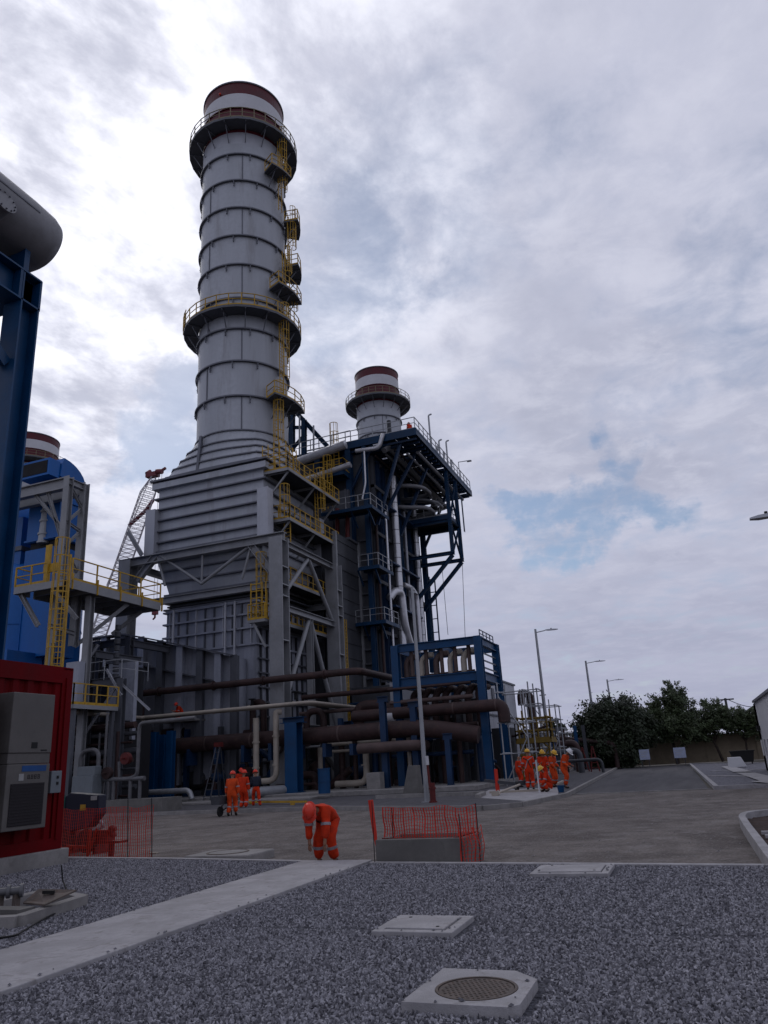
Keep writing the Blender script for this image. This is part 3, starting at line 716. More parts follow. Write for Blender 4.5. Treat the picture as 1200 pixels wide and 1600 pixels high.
# access platforms on the duct's east side
def acc(label,x0,x1,y0,y1,z,sides='SE',m=YEL,brace=True,under=FRM,thk=.22,name='access_platform',rh=1.1,parent=None):
    t=parent or thing(name,label,'platform',((x0+x1)/2,(y0+y1)/2,z))
    mb=MB(); mb.box(x0,x1,y0,y1,z-.05,z); mb.build('deck',GRT,t)
    mb=MB(); 
    mb.bar((x0,y0,z-thk/2),(x1,y0,z-thk/2),.08,thk); mb.bar((x0,y1,z-thk/2),(x1,y1,z-thk/2),.08,thk); mb.bar((x1,y0,z-thk/2),(x1,y1,z-thk/2),.08,thk); mb.bar((x0,y0,z-thk/2),(x0,y1,z-thk/2),.08,thk)
    mb.build('edge_frame',under,t)
    if brace:
        n=max(2,int((y1-y0)/2.6)); 
        for i in range(n):
            y=y0+.3+(y1-y0-.6)*i/(n-1); mb=MB(); mb.bar((x1-.15,y,z-thk),(x0,y,z-thk-(x1-x0)*1.0),.12); mb.bar((x0,y,z-.15),(x1,y,z-.15),.1,.2); mb.build('bracket',under,t)
    if m:
        mb=MB(); pts=[]
        q={'S':((x0,y0),(x1,y0)),'E':((x1,y0),(x1,y1)),'N':((x1,y1),(x0,y1)),'W':((x0,y1),(x0,y0))}
        for s_ in sides: rail(mb,[(q[s_][0][0],q[s_][0][1],z),(q[s_][1][0],q[s_][1][1],z)],rh,.9)
        mb.build('railing',m,t)
    return t
pa=aX(450,730,-25.2); acc('yellow-railed walkway at the foot of the long stack ladder, highest on the ribbed duct',-27.4,-25.2,pa.y,pa.y+9.2,pa.z,'SE')
mb=MB(); g=pa.z; 
for h in (.45,.9,1.35,1.8): mb.bar((-27.4,pa.y-.02,g+h),(-25.3,pa.y-.02,g+h),.05); mb.bar((-25.3,pa.y,g+h),(-25.3,pa.y+1.6,g+h),.05)
for x in (-27.4,-26.9,-26.4,-25.9,-25.35): mb.bar((x,pa.y,g),(x,pa.y,g+2.2),.06)
for y in (.5,1.0,1.6): mb.bar((-25.3,pa.y+y,g),(-25.3,pa.y+y,g+2.0),.06)
q_=mb.build('ladder_guard',YEL,st1)
pb=aX(452,808,-25.4); acc('yellow-railed walkway on the ribbed duct, just above the frame top beam',-27.2,-25.4,pb.y,pb.y+8.8,pb.z,'SE')
pc=aX(447,905,-25.9); acc('yellow-railed walkway inside the frame, above its middle beam',-27.6,-26.0,pc.y,pc.y+7.4,pc.z,'SE',brace=False)
pd=aX(447,972,-25.9); t=acc('lowest yellow-railed walkway inside the frame, wrapping the duct corner',-27.6,-26.0,46.3,55.0,pd.z,'SE',brace=False)
pe=aY(397,972,46.0); 
mb=MB(); mb.box(pe.x,-26.1,45.2,46.7,pe.z-.2,pe.z); mb.build('corner_deck',FRM,t)
mb=MB(); rail(mb,[(pe.x,46.7,pe.z),(pe.x,45.2,pe.z),(-26.1,45.2,pe.z)],1.1,.55)
for h in (1.5,2.0,2.5): mb.bar((pe.x+.2,45.25,pe.z+h),(-26.3,45.25,pe.z+h),.06)
for x in (pe.x+.2,pe.x+.65,pe.x+1.1,pe.x+1.4): mb.bar((x,45.25,pe.z),(x,45.25,pe.z+2.6),.07)
mb.build('ladder_cage_panel',YEL,t)
mb=MB(); mb.bar((pe.x+.3,45.4,pe.z-.2),(-26.4,45.8,pe.z-1.9),.16); mb.build('bracket',FRM,t)
def lad(label,x,y,z0,z1,out=(1,0,0),m=YEL,cage=True,w=.5):
    mb=MB(); ladder(mb,(x,y,z0),z1,out,w,cage); o=mb.build('caged_ladder' if cage else 'ladder',m,None,at=(x,y,z0)); tag(o,label,'ladder'); return o
p=aY(443,790,48.6); lad('yellow caged ladder dropping from the ribbed duct walkway to the frame top',-25.9,48.3,17.3,21.4,(0,-1,0))
p=aX(473,760,-25.7); lad('yellow caged ladder between the two upper duct walkways',-25.8,53.2,pb.z,pa.z+1,(1,0,0))
lad('yellow caged ladder inside the frame between its two walkways',-26.9,46.5,pd.z,pc.z+1.2,(0,-1,0))
lad('thin yellow ladder against the dark casing just right of the far frame column',-25.0,56.3,1,13,(1,0,0),YEL,False,.35)
# ------------------------------------------------------------------ boiler house with blue deck
BX0,BX1,BY0,BY1=-40.0,-24.0,60.6,74.2
bo=thing('boiler','tall dark boiler casing with blue steel decks behind the grey duct','boiler',((BX0+BX1)/2,(BY0+BY1)/2,0))
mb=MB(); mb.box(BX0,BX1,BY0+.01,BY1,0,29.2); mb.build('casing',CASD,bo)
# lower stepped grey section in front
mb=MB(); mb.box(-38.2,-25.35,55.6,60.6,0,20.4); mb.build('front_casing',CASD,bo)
mb=MB(); mb.box(-38.4,-25.2,58.3,60.9,20.4,20.6); mb.build('ledge',CAS,bo)
mb=MB(); mb.prism([(-38,60.6,20.6),(-25.6,60.6,20.6),(-25.6,60.6,25.5),(-38,60.6,25.5)],None,(0,-1.1,0)); mb.build('upper_front_panel',CAS,bo)
for k in range(9):
    x=-37.2+k*1.42; mb=MB(); mb.box(x-.08,x+.08,59.3,59.5,20.6,25.5); mb.build('upright_rib',CAS,bo)
for k in range(5):
    x=-29.5+k*.98; mb=MB(); mb.box(x-.06,x+.06,55.4,55.6,0,20.4); mb.build('upright_rib',CASD,bo)
mb=MB(); mb.box(-25.35,-25.15,60.35,60.6,0,20.6); mb.box(-25.5,-25.15,55.35,55.6,0,20.4); mb.build('corner_angle',FRM,bo)
for k in range(16):
    z=1.5+k*1.22; mb=MB(); mb.box(-25.35,-25.29,55.8,60.3,z-.03,z+.03); mb.build('rib',CASD,bo)
for k in range(17):
    z=1.2+k*1.22; mb=MB(); mb.box(-25.05,-24.0,60.3,60.6,z-.07,z+.07); mb.build('rib',CAS,bo)
for k in range(10):
    y=61.2+k*1.32; mb=MB(); mb.ibeam((BX1+.2,y,0),(BX1+.2,y,29),.4,.35,(0,1,0)); mb.build('buckstay',BLK if k%3 else CAS,bo)
for z in (4,8,12.5,17,21.5,26):
    mb=MB(); mb.box(BX1,BX1+.42,BY0+.4,BY1,z-.15,z+.15); mb.build('cross_rib',CASD,bo)
# blue columns at the south face
for x,y,z0,z1,w in ((-25.7,60.2,20.7,30,.55),(-28.9,60.2,25.5,30,.55),(-24.0,59.9,0,29.5,.4),(-23.4,66.5,14,29.5,.45),(-23.4,73.9,10,29.5,.5),(-33,60.2,25.5,30,.5)):
    mb=MB(); mb.ibeam((x,y,z0),(x,y,z1),w,w,(0,1,0)); mb.build('column',BLB,bo)
for a,b in (((-28.9,60.1,25.7),(-25.7,60.1,29.6)),((-33,60.1,27.4),(-25.7,60.1,27.4)),((-25.7,60.1,25.4),(-23.3,60.1,29.6)),((-23.3,60.5,22),(-20.5,60.5,29.8)),((-23.3,66.5,22.5),(-19.8,66.5,29.6)),((-23.3,73.9,23),(-19.8,73.9,29.6)),((-23.3,63,24),(-19.8,63,29.6))):
    member(bo,a,b,.26,.24,BLK,'brace')
# top deck
dz=30.2
dk=thing('top_deck','blue steel roof deck with open grating and handrails crowning the boiler','deck',(-22,68,dz))
def beamgrid(t,x0,x1,y0,y1,z,nx,ny,m=BLB,d=.5):
    for i in range(nx):
        x=x0+(x1-x0)*i/(nx-1); mb=MB(); mb.ibeam((x,y0,z),(x,y1,z),d,.3); mb.build('beam',m,t)
    for j in range(ny):
        y=y0+(y1-y0)*j/(ny-1); mb=MB(); mb.ibeam((x0,y,z-.02),(x1,y,z-.02),d*.8,.25); mb.build('cross_beam',m,t)
beamgrid(dk,-26,-18.95,60,79,dz-.3,5,12)
rd=random.Random(5)
for j in range(24):
    for i in range(6):
        if rd.random()<.93:
            x=-26+i*1.17; y=60+j*.79; mb=MB(); mb.box(x+.03,x+1.14,y+.02,y+.77,dz,dz+.05); mb.build('grating_panel',GRT,dk)
mb=MB(); mb.box(-26.1,-18.9,59.85,59.93,dz-.55,dz+.15); mb.build('edge_plate',BLB,dk)
mb=MB(); mb.box(-18.9,-18.82,59.85,79.1,dz-.55,dz+.15); mb.build('edge_plate',BLB,dk)
mb=MB(); rail(mb,[(-30,59.95,dz+.1),(-18.95,59.95,dz+.1),(-18.95,79,dz+.1)],1.15,1.3,.03); mb.build('railing',GALV,dk)
mb=MB(); mb.box(-38,-26.2,59.9,73,dz-.35,dz-.05); mb.build('roof_plate',BLK,dk)
for k in range(22):
    y=60.3+k*.86; mb=MB(); mb.bar((-25.9,y,dz-.75),(-19.0,y,dz-.75),.12,.2); mb.build('joist',BLK,dk)
for k in range(9):
    x=-25.3+k*.7; mb=MB(); mb.tube([(x,60.6+k%3,dz-1.1-.12*(k%4)),(x,78-k%4,dz-1.1-.12*(k%4))],.09+.04*(k%3),8); mb.build('service_pipe',TANK if k%3 else RST,dk)
# vents and stand pipes on the deck edge
for y,h in ((66.2,4.2),(68.3,1.7),(69.2,2.6),(70.6,1.9),(72,3.6),(73.4,2.0)):
    mb=MB(); mb.tube(fillet([(-19.4,y,dz),(-19.4,y,dz+h),(-19.4,y+.35,dz+h),(-19.4,y+.35,dz+h-.4)] if h<2.2 else [(-19.4,y,dz),(-19.4,y,dz+h),(-19.2,y+.3,dz+h+.2)],.15),.09,8); mb.build('vent_pipe',GALV,dk)
mb=MB(); mb.tube([(-19.5,76.9,dz),(-19.5,76.9,dz+3),(-18.2,76.9,dz+2.95)],.06,6); mb.box(-18.5,-18.0,76.75,77.05,dz+2.83,dz+2.93); tag(mb.build('deck_light',GALV,None,at=(-19.5,76.9,dz)),'small angled lamp on a pole at the far corner of the blue roof deck','lamp')
for p in range(3):
    x=-25+p*1.3; mb=MB(); mb.cyl((x,63.5),.45,dz+.05,dz+1.2,14); mb.sphere((x,63.5,dz+1.2),.45,14,8); o=mb.build('drum',SIL,dk)
# lower protruding deck at east (with dark pipe bundle) and hanging frame
dz2=26.1
d2=acc('dark blue side platform under the roof deck on the far right of the boiler',-23.4,-19.2,69.6,73.4,dz2-1.2,'SEN',GALV,False,BLB,.5)
hf=thing('hanging_frame','blue steel frame hung from the roof deck with slanted struts to the boiler wall','steel frame',(-20,71,20))
for y in (69.7,73.0):
    for a,b in (((-19.1,y,20.9),(-19.1,y,29.7)),((-23.6,y,20.9),(-18.9,y,20.9)),((-23.6,y,24.3),(-18.9,y,24.3)),((-23.6,y,16.2),(-19.1,y,20.7))):
        member(hf,a,b,.34,.34,BLB,'beam')
for a,b in (((-19.1,69.9,21),(-19.1,72.8,24.2)),((-19.1,72.8,21),(-19.1,69.9,24.2)),((-19.1,69.9,24.5),(-19.1,72.8,29)),((-19.1,72.8,24.5),(-19.1,69.9,29)),((-19.1,69.7,24.4),(-19.1,73,24.4))): member(hf,a,b,.16,.16,BLB,'brace')
mb=MB(); ladder(mb,(-18.7,73.6,24),28,(1,0,0),.3,False); mb.build('caged_ladder',BLK,hf)
for k,(y,z) in enumerate(((65,27.2),(67,26.4),(69,26.9),(71,25.9),(66,25.4),(70.6,27.4))):
    pts=[(-23.6,y,z),(-21.5-.2*k,y,z-.3),(-20.6,y+1.4,z-.2),(-20.6,y+4,z-.1),(-23.6,y+4.6,z)]
    mb=MB(); mb.tube(fillet(pts,.8),.2,10); mb.build('bent_pipe',CASD if k%2 else TANK,hf)
# ladder-like tray on the far right of the boiler
mb=MB(); 
for x in (-23.2,-22.6): mb.bar((x,74.4,8),(x,74.4,20),.12)
for k in range(9): mb.bar((-23.2,74.4,8.5+k*1.4),(-22.6,74.4,8.5+k*1.4),.08)
tag(mb.build('cable_ladder',BLK,None,at=(-22.9,74.4,8)),'dark vertical cable ladder standing at the right edge of the boiler','cable ladder')
# silver pipes under deck and down the east face
sp1=thing('downpipe_set','silver clad pipes running down the boiler wall and under its roof deck','pipes',(-23.5,66,8))
def sp_pipe(pts,r,m=SIL,bend=None):
    mb=MB(); mb.tube(fillet(pts,bend or r*3),r,12); o=mb.build('pipe',m,sp1)
    if m is SIL and len(pts)==2 and r>.2:
        p,q=Vector(pts[0]),Vector(pts[1]); n=int((q-p).length/1.3)
        for k in range(1,n): c=p.lerp(q,k/n); mb=MB(); mb.tube([c-Vector((0,0,.03)),c+Vector((0,0,.03))],r+.012,12); mb.build('cladding_band',DGAL,o)
    return o
def vline(px,y0px,y1px,X): a=aX(px,y0px,X); b=aX(px+5,y1px,X); return (X,a.y,a.z),(X,a.y,b.z)
a,b=vline(613,745,1005,-23.2); sp_pipe([a,b],.35); sp_pipe([(a[0],a[1],a[2]+6),a],.22,CASD)
a,b=vline(646,790,1010,-23.2); sp_pipe([a,b],.26)
a,b=vline(631,800,960,-23.4); sp_pipe([a,b],.13,STK2)
a,b=vline(602,800,1060,-23.1); sp_pipe([a,b],.11,SIL)
a,b=vline(586,790,1060,-23.6); sp_pipe([a,b],.11,RST)
q=lambda x,y,X=-22.9: aX(x,y,X)
p0=q(617,945);p1=q(626,925); yy0=p0.y
sp_pipe([(-23.3,yy0-.2,p0.z+.6),(-23.0,yy0+.3,p0.z+1.3),(-22.8,yy0+1.6,p0.z+1.5),(-22.8,yy0+2.0,p0.z-1.6),(-22.8,yy0+3.2,p0.z-3.2),(-22.8,yy0+3.4,11.2)],.36,SIL,1.1)
p0=q(640,917); sp_pipe([(-23.2,p0.y-.8,p0.z+.1),(-22.9,p0.y+.6,p0.z),(-22.8,p0.y+1.6,p0.z-.6),(-22.8,p0.y+1.7,11.2)],.24,SIL,.8)
for z in (24.4,19.0,15.0): 
    mb=MB(); mb.box(-23.7,-22.9,q(613,800).y-.5,q(646,800).y+.6,z-.08,z+.08); mb.build('pipe_support',BLK,sp1)
a=aX(606,697,-22.0); b=aX(680,775,-22.0); sp_pipe([(-22.3,a.y-.3,a.z-.5),(a.x,a.y+.4,a.z),(b.x,b.y,b.z-.1),(b.x-.9,b.y+1.2,b.z-1.2)],.27,TANK)
a=aX(669,738,-20.8); b=aX(698,775,-20.8); sp_pipe([a+Vector((-.4,0,.5)),a,b],.2,TANK)
a=aY(556,705,59.6); b=aY(592,700,59.6); sp_pipe([a,b,b+Vector((.5,0,1.3))],.2,SIL,.5)
a=aY(569,705,59.5); sp_pipe([a,aY(571,755,59.5),aY(566,780,59.5)],.09,SIL)
# big header pipes at upper left of boiler
hp=thing('header_pipes','two long silver clad header pipes crossing towards the blue boiler deck','pipes',(-30,59,29))
for (x0,y0,x1,y1,r) in ((455,722,540,690,.42),(460,752,548,722,.28)):
    a=aY(x0,y0+4,58.6); b=aY(x1,y1+4,58.6); mb=MB(); mb.tube([a,b],r,16); mb.build('pipe',SIL,hp)
mb=MB(); rail(mb,[aY(455,712,58),aY(548,690,58)],1.1,1.8,.03,False); mb.build('railing',GALV,hp)
# portal of blue steel above the headers, seen beyond the stack ladder
bp=thing('hoist_frame','blue A-shaped steel hoist frame on the roof between stack and deck','steel frame',(-30,60,30))
for (xa,ya,xb,yb,d) in ((456,645,456,705,.5),(475,655,475,715,.42),(459,640,514,700,.4),(456,668,480,668,.28),(458,700,478,678,.28)):
    member(bp,aY(xa,ya,59.5),aY(xb,yb,59.5),d,d,BLB,'beam')
for x in (468,490): mb=MB(); mb.tube([aY(x,650 if x<480 else 665,59),aY(x,712,59)],.09,8); mb.build('post',GALV,bp)
# platforms with blue edges round the boiler's corner
def bplat(label,corner,frontpx,sidepx,w=1.6):
    c=aX(corner[0],corner[1],-22.6); a=route(corner[0],corner[1],0,('X',frontpx),X=-22.6)[1]; b=route(corner[0],corner[1],0,('Y',sidepx),X=-22.6)[1]
    t=thing('boiler_platform',label,'platform',(c.x,c.y,c.z))
    mb=MB(); mb.box(a.x,c.x,c.y,c.y+w,c.z-.06,c.z); mb.box(c.x-1.1,c.x-.02,c.y+w,b.y,c.z-.06,c.z); mb.build('deck',GRT,t)
    mb=MB(); mb.bar((a.x,c.y,c.z-.14),(c.x,c.y,c.z-.14),.1,.3); mb.bar((c.x,c.y,c.z-.14),(c.x,b.y,c.z-.14),.1,.3); mb.bar((a.x,c.y+w,c.z-.14),(c.x-1,c.y+w,c.z-.14),.1,.25); mb.build('edge_beam',BLB,t)
    mb=MB(); rail(mb,[(a.x,c.y+.06,c.z),(c.x-.06,c.y+.06,c.z),(c.x-.06,b.y,c.z)],1.1,1.2,.025,False); mb.build('railing',GALV,t)
    for dx in (.4,2.0): mb=MB(); mb.bar((c.x-dx,c.y+.1,c.z-.2),(c.x-dx,c.y+w,c.z-1.4),.12); mb.build('bracket',BLB,t)
bplat('widest blue-edged platform wrapping the boiler corner, topmost of three',(580,788),502,607)
bplat('middle blue-edged platform wrapping the boiler corner',(592,882),560,614,1.2)
bplat('lowest blue-edged platform wrapping the boiler corner',(602,968),556,624,1.2)
t=acc('small blue balcony below the header pipes on the boiler front',-29.6,-25.6,58.6,60.1,27.2,'SE',YEL,False,BLB,.5)
lad('yellow caged ladder up to the roof deck from the blue balcony',-26.6,59.4,27.2,31.5,(0,-1,0))
mb=MB(); p=aY(514,720,58.4); ladder(mb,(p.x,p.y,p.z-4.6),p.z,(0,-1,0),.5,True); tag(mb.build('caged_ladder',YEL,None,at=(p.x,p.y,p.z-4.6)),'orange-yellow caged ladder hanging below the header pipes','ladder')
# red pipes with brackets on the front casing
for x,y0,y1,nm in ((527,795,840,'dark red pipe on the upper boiler front left of the blue column'),(543,800,850,'slanting dark red pipe beside the blue column on the boiler front')):
    a=aY(x,y0,59.1); b=aY(x,y1,59.1); mb=MB(); mb.tube([a,b],.2,10); tag(mb.build('riser_pipe',RDM,None,at=a),nm,'pipe')
# ------------------------------------------------------------------ blue pipe module right of the boiler
mo=thing('pipe_module','blue steel frame carrying rows of looped header pipes, right of the boiler','steel frame',(-14,48,0))
MX0,MX1,MY0,MY1,MH=-17.0,-11.5,46.0,50.6,8.75
cols=[(MX0,MY0),(MX1,MY0),(MX0,MY1),(MX1,MY1),((MX0+MX1)/2-.3,MY1)]
for x,y in cols: member(mo,(x,y,0),(x,y,MH+ (0.05 if x>-12 else 0)),.46,.46,BLU,'column',(0,1,0))
for z,d in ((MH-.2,.5),(MH-2.35,.55)):
    for y in (MY0,MY1): member(mo,(MX0+.2,y,z),(MX1-.2,y,z),d,.3,BLU,'beam')
    for x in (MX0,MX1,-14.3): member(mo,(x,MY0+.2,z),(x,MY1-.2,z),d,.3,BLU,'beam')
member(mo,(MX0+.3,MY0,3.0),(MX1-.3,MY0,3.0),.3,.25,BLK,'beam')
for k in range(3): member(mo,(MX1,MY0+.2,MH-.9-k*.45),(MX1,MY1-.2,MH-.9-k*.45),.08,.08,GALV,'beam')
mb=MB(); rail(mb,[(MX1-.1,MY0+1,MH+.1),(MX1-.1,MY1,MH+.1)],.5,.9,.025,False); mb.build('railing',BLK,mo)
# looped pipes
for k,x in enumerate((-16.0,-15.0,-14.0,-13.1,-12.2)):
    zb=MH-2.0; zt=MH-.75
    r=.17 if k%2 else .2
    pts=[(x-.45,MY0+.5,zb),(x-.45,MY0+.5,zt-.35),(x-.15,MY0+.5,zt),(x+.4,MY0+.5,zt)] 
    pipe(mo,[Vector(p) for p in pts],r,CRM if k in(1,3,4) else RSTL,.3,'looped_pipe')
    mb=MB(); mb.tube([(x-.02,MY0+.3,zb),(x-.02,MY0+.3,MH-.25)],.13,10); mb.build('riser_pipe',RSTL,mo)
mb=MB(); mb.tube([(MX0+.4,MY0+.55,MH-2.05),(MX1-.5,MY0+.55,MH-2.05)],.16,12); mb.build('header_pipe',RST,mo)
for k in range(7):
    x=-16.4+k*.72; pipe(mo,[Vector((x,MY0+1.2,3.4)),Vector((x,MY0+1.2,5.6-.15*(k%3))),Vector((x+.35,MY0+1.2,5.9)),Vector((x+.35,MY0+2.4,5.9))],.22,RST,.3,'bent_pipe')
for k,z in enumerate((6.0,5.2,4.3,3.6)):
    mb=MB(); mb.tube([(MX0-.5,MY0-.4+.3*k,z),(MX1-.6,MY0-.4+.3*k,z)],.09+.05*(k%2),10); mb.build('cross_pipe',RST if k!=1 else RSTL,mo)
for k in range(4): mb=MB(); mb.box(-16.5+k*1.2,-15.8+k*1.2,MY0+1.9,MY0+2.6,0,5.2); mb.build('header_box',CASD,mo)
# pale clad building behind the module
bl=thing('clad_enclosure','pale grey clad enclosure with a sloping top edge behind the blue pipe module','building',(-16,60,0))
c0=aX(803,1072,-13.6); EH=c0.z
for k in range(6):
    y0=52.5+k*((c0.y-52.5)/6); y1=52.5+(k+1)*((c0.y-52.5)/6)
    mb=MB(); mb.box(-20,-13.6,y0+.02,y1-.02,0,EH); mb.build('wall_panel',STK2 if k%2 else WHB if False else STK2,bl)
mb=MB(); mb.box(-20.05,-13.5,52.4,c0.y+.05,EH*.62,EH*.62+.12); mb.build('joint_strip',CAS,bl)
mb=MB(); mb.box(-20.1,-13.5,52.4,c0.y+.1,EH,EH+.14); mb.build('cap',CAS,bl)
for k in range(3): mb=MB(); mb.box(-13.6,-13.52,54+k*3,54.7+k*3,EH*.68,EH*.9); mb.build('slot',CAS,bl)
pipe_pts=[(-13.2,c0.y+.5,EH-1.6),(-13.2,c0.y+.5,EH-.5),(-12.6,c0.y+1.6,EH-.7),(-12.6,c0.y+1.8,0)]
mb=MB(); mb.tube(fillet(pipe_pts,.6),.34,12); tag(mb.build('vent_pipe',RST,None,at=pipe_pts[0]),'dark bent vent pipe rising behind the pale clad enclosure','pipe')
# ------------------------------------------------------------------ blue column and grey tube top left (near)
BX=-17.0
ps=thing('portal_structure','dark blue steel portal column and beam at the left edge, nearest the camera','steel frame',(BX-.4,15,0))
cy=aX(67,440,BX).y; cz=aX(67,440,BX).z
mb=MB(); mb.ibeam((BX-.35,cy-.38,0),(BX-.35,cy-.38,cz-.1),.72,.70,(0,1,0),.06); mb.build('column',BLU,ps)
mb=MB(); mb.ibeam((BX-.35,3,cz-.55),(BX-.35,cy-.02,cz-.55),1.1,.7,(0,0,1),.06); mb.build('beam',BLU,ps)
mb=MB(); mb.box(BX-.7,BX-.02,cy-.02,cy+.02,cz-1.1,cz); mb.build('end_plate',BLU,ps)
for k in range(6): mb=MB(); y=cy-.8-k*1.25; mb.box(BX-.3,BX-.01,y-.05,y+.05,cz-1.04,cz-.06); mb.build('web_stiffener',BLU,ps)
mb=MB(); mb.ibeam((BX-.4,cy-.8,cz-3.3),(BX-.4,cy-3.6,cz-1.2),.4,.35,(1,0,0)); mb.build('brace',BLU,ps)
mb=MB(); mb.ibeam((BX-7,cy-.4,cz-.5),(BX-.5,cy-.4,cz-.5),.9,.5); mb.build('cross_beam',BLU,ps)
mb=MB(); mb.ibeam((BX-7,cy-.4,cz-6.2),(BX-.5,cy-.4,cz-6.2),.6,.4); mb.build('cross_beam',BLU,ps)
# grey tube: capsule section extruded along Y
tb=thing('duct_tube','fat grey duct with rounded side and flanged nozzle resting on the blue portal','duct',(BX-1,12,cz+2))
XE=BX+.55; tip=aX(103,369,XE); yc=tip.y+.12; rr=.98; zt=tip.z+rr; zb=tip.z-rr
prof=[]
for k in range(25):
    a=R_(-90+180*k/24); prof.append((XE-1.0+1.0*math.cos(a),(zt+zb)/2+rr*math.sin(a)))
left=BX-5
ys_=[(-4,1),(yc-1.2,1),(yc-.4,.985),(yc-.1,.95),(yc,.86)]
vs=[]; cxm,czm=BX-2.4,(zt+zb)/2
for y,s_ in ys_:
    for (x,z) in prof+[(left,zt),(left,zb)]: vs.append((cxm+(x-cxm)*(s_ if x>cxm else 1),y,czm+(z-czm)*s_))
n=len(prof)+2; fs=[(i*n+k,i*n+(k+1)%n,(i+1)*n+(k+1)%n,(i+1)*n+k) for i in range(len(ys_)-1) for k in range(n)]+[tuple(range(n-1,-1,-1)),tuple(range((len(ys_)-1)*n,len(ys_)*n))]
mb=MB(); mb.add(vs,fs,True); o=mb.build('shell',TANK,tb); o.modifiers.new('n','EDGE_SPLIT').split_angle=R_(50)
mb=MB(); mb.bar((XE,yc-3.2,czm+.1),(XE,yc-1.22,czm+.1),.03,.05); mb.build('seam',RIB,tb)
nc=aX(2,318,XE-.12); mb=MB(); d=Vector((1,-.05,.25)).normalized(); mb.tube([nc-d*.5,nc+d*.12],.34,24); mb.tube([nc+d*.121,nc+d*.17],.40,24); o=mb.build('nozzle_flange',TANK,tb)
mb=MB()
for k in range(12): 
    a=2*math.pi*k/12; r1,u1=mb._frame(d); c=nc+d*.17+(r1*math.cos(a)+u1*math.sin(a))*.34; mb.tube([c,c+d*.05],.025,6)
k=mb.build('bolts',RIB,o); k['kind']='stuff'
for y in (cy-.6,cy-5): mb=MB(); mb.box(BX-1.4,BX-.1,y-.1,y+.1,cz,zb+.35); mb.build('saddle',BLU,tb)
# ------------------------------------------------------------------ blue vessel and ducts far left
bv=thing('blue_silencer','large rounded blue sheet-steel duct behind the red container','duct',(-40,38,0))
vr=3.4; vcx,vcy=-40.2,38.2; vt=16.0
vs=[];fs=[];m_=40
prof=[(vr,0),(vr,vt-2.4)]+[(vr-2.0+2.0*math.cos(R_(a)),vt-2.4+2.0*math.sin(R_(a))) for a in (20,40,60,80,90)]+[(0.01,vt-.35)]
for r_,z in prof:
    for k in range(m_): a=2*math.pi*k/m_; vs.append((vcx+r_*math.cos(a),vcy+r_*math.sin(a),z))
mb=MB(); mb.add(vs,[(i*m_+k,i*m_+(k+1)%m_,(i+1)*m_+(k+1)%m_,(i+1)*m_+k) for i in range(len(prof)-1) for k in range(m_)],True); mb.build('shell',BLD,bv)
for z in (4,7.6,11.2): mb=MB(); mb.ring((vcx,vcy),vr,vr+.04,z-.04,z+.04,40); mb.build('seam_band',BLD,bv)
for a in (-75,-50,-25,0): 
    a=R_(a); p=(vcx+(vr+.03)*math.cos(a),vcy+(vr+.03)*math.sin(a)); mb=MB(); mb.bar((p[0],p[1],.2),(p[0],p[1],vt-2.4),.06); mb.build('seam_strip',BLD,bv)
mb=MB(); mb.box(-46,-36.6,33.5,36.2,0,9.2); mb.build('side_housing',BLD,bv)
bd=thing('blue_hood_duct','blue duct tower topped by a curved hood with a dark square mouth','duct',(-38,36,10))
# hood: profile in YZ plane, extruded along X
hx1=-35.6; h0=aX(98,722,hx1); h1=aX(132,757,hx1); yb0,yb1=h0.y-.1,h1.y+.15; 
zbase=h1.z-.3; Rr=(yb1-yb0)
pf=[(yb0,h0.z-1.0),(yb0+.1,h0.z-.05)]+[(yb1-Rr+Rr*math.cos(R_(a)),zbase+ (h0.z+.35-zbase)*math.sin(R_(a))) for a in (84,70,56,42,28,14,0)]+[(yb1,zbase-.3)]
mb=MB(); mb.prism([(hx1,y,z) for y,z in pf],None,(-2.6,0,0)); mb.build('hood',BLD,bd)
mb=MB(); mb.box(hx1-2.5,hx1-.1,yb0-.9,yb0-.0,h0.z-1.15,h0.z-.0); 
mb.build('mouth_frame',BLD,bd)
mb=MB(); mb.box(hx1-2.35,hx1-.25,yb0-.93,yb0-.9,h0.z-1.0,h0.z-.15); mb.build('mouth',SHD,bd)
zb_=aX(120,850,hx1).z
mb=MB(); mb.box(hx1-2.6,hx1,yb0+.2,yb1,zb_,zbase-.2); mb.build('duct_shaft',BLD,bd)
mb=MB(); mb.box(hx1-2.4,hx1-.2,yb0+.4,yb1-.2,zb_-.5,zb_); mb.build('dark_band',BLACK,bd)  # inset black band at the dark opening between the shafts
mb=MB(); mb.box(hx1-2.6,hx1,yb0+.2,yb1,9,zb_-.5); mb.build('duct_shaft',BLD,bd)
for z in (zb_+.1,zb_+2.6,zbase-.6): mb=MB(); mb.box(hx1-2.7,hx1+.1,yb0+.1,yb1+.1,z-.06,z+.06); mb.build('flange',BLD,bd)
mb=MB(); mb.box(-45.5,-39.0,36,39,12.6,16.2); mb.build('side_duct',BLD,bd)
mb=MB(); mb.box(-45.2,-39.2,36.1,38.9,16.5,18.6); mb.build('side_duct',BLD,bd)
mb=MB(); mb.box(-45.6,-38.9,35.9,39.1,16.2,16.5); mb.build('flange',CAS,bd)
mb=MB(); mb.sphere((-43.0,41,20.2),2.5,20,12,(1,1,.8)); mb.build('domed_cap',BLD,bd)
mb=MB(); mb.tube([aX(75,790,-36.9),aX(67,850,-36.9)],.33,14); mb.build('exhaust_pipe',GALV,bd)
for yy in (800,815,835,848): p=aX(75-(yy-790)*.13,yy,-36.9); mb=MB(); mb.tube([p-Vector((0,0,.06)),p+Vector((0,0,.06))],.40,14); mb.build('pipe_collar',GALV,bd)
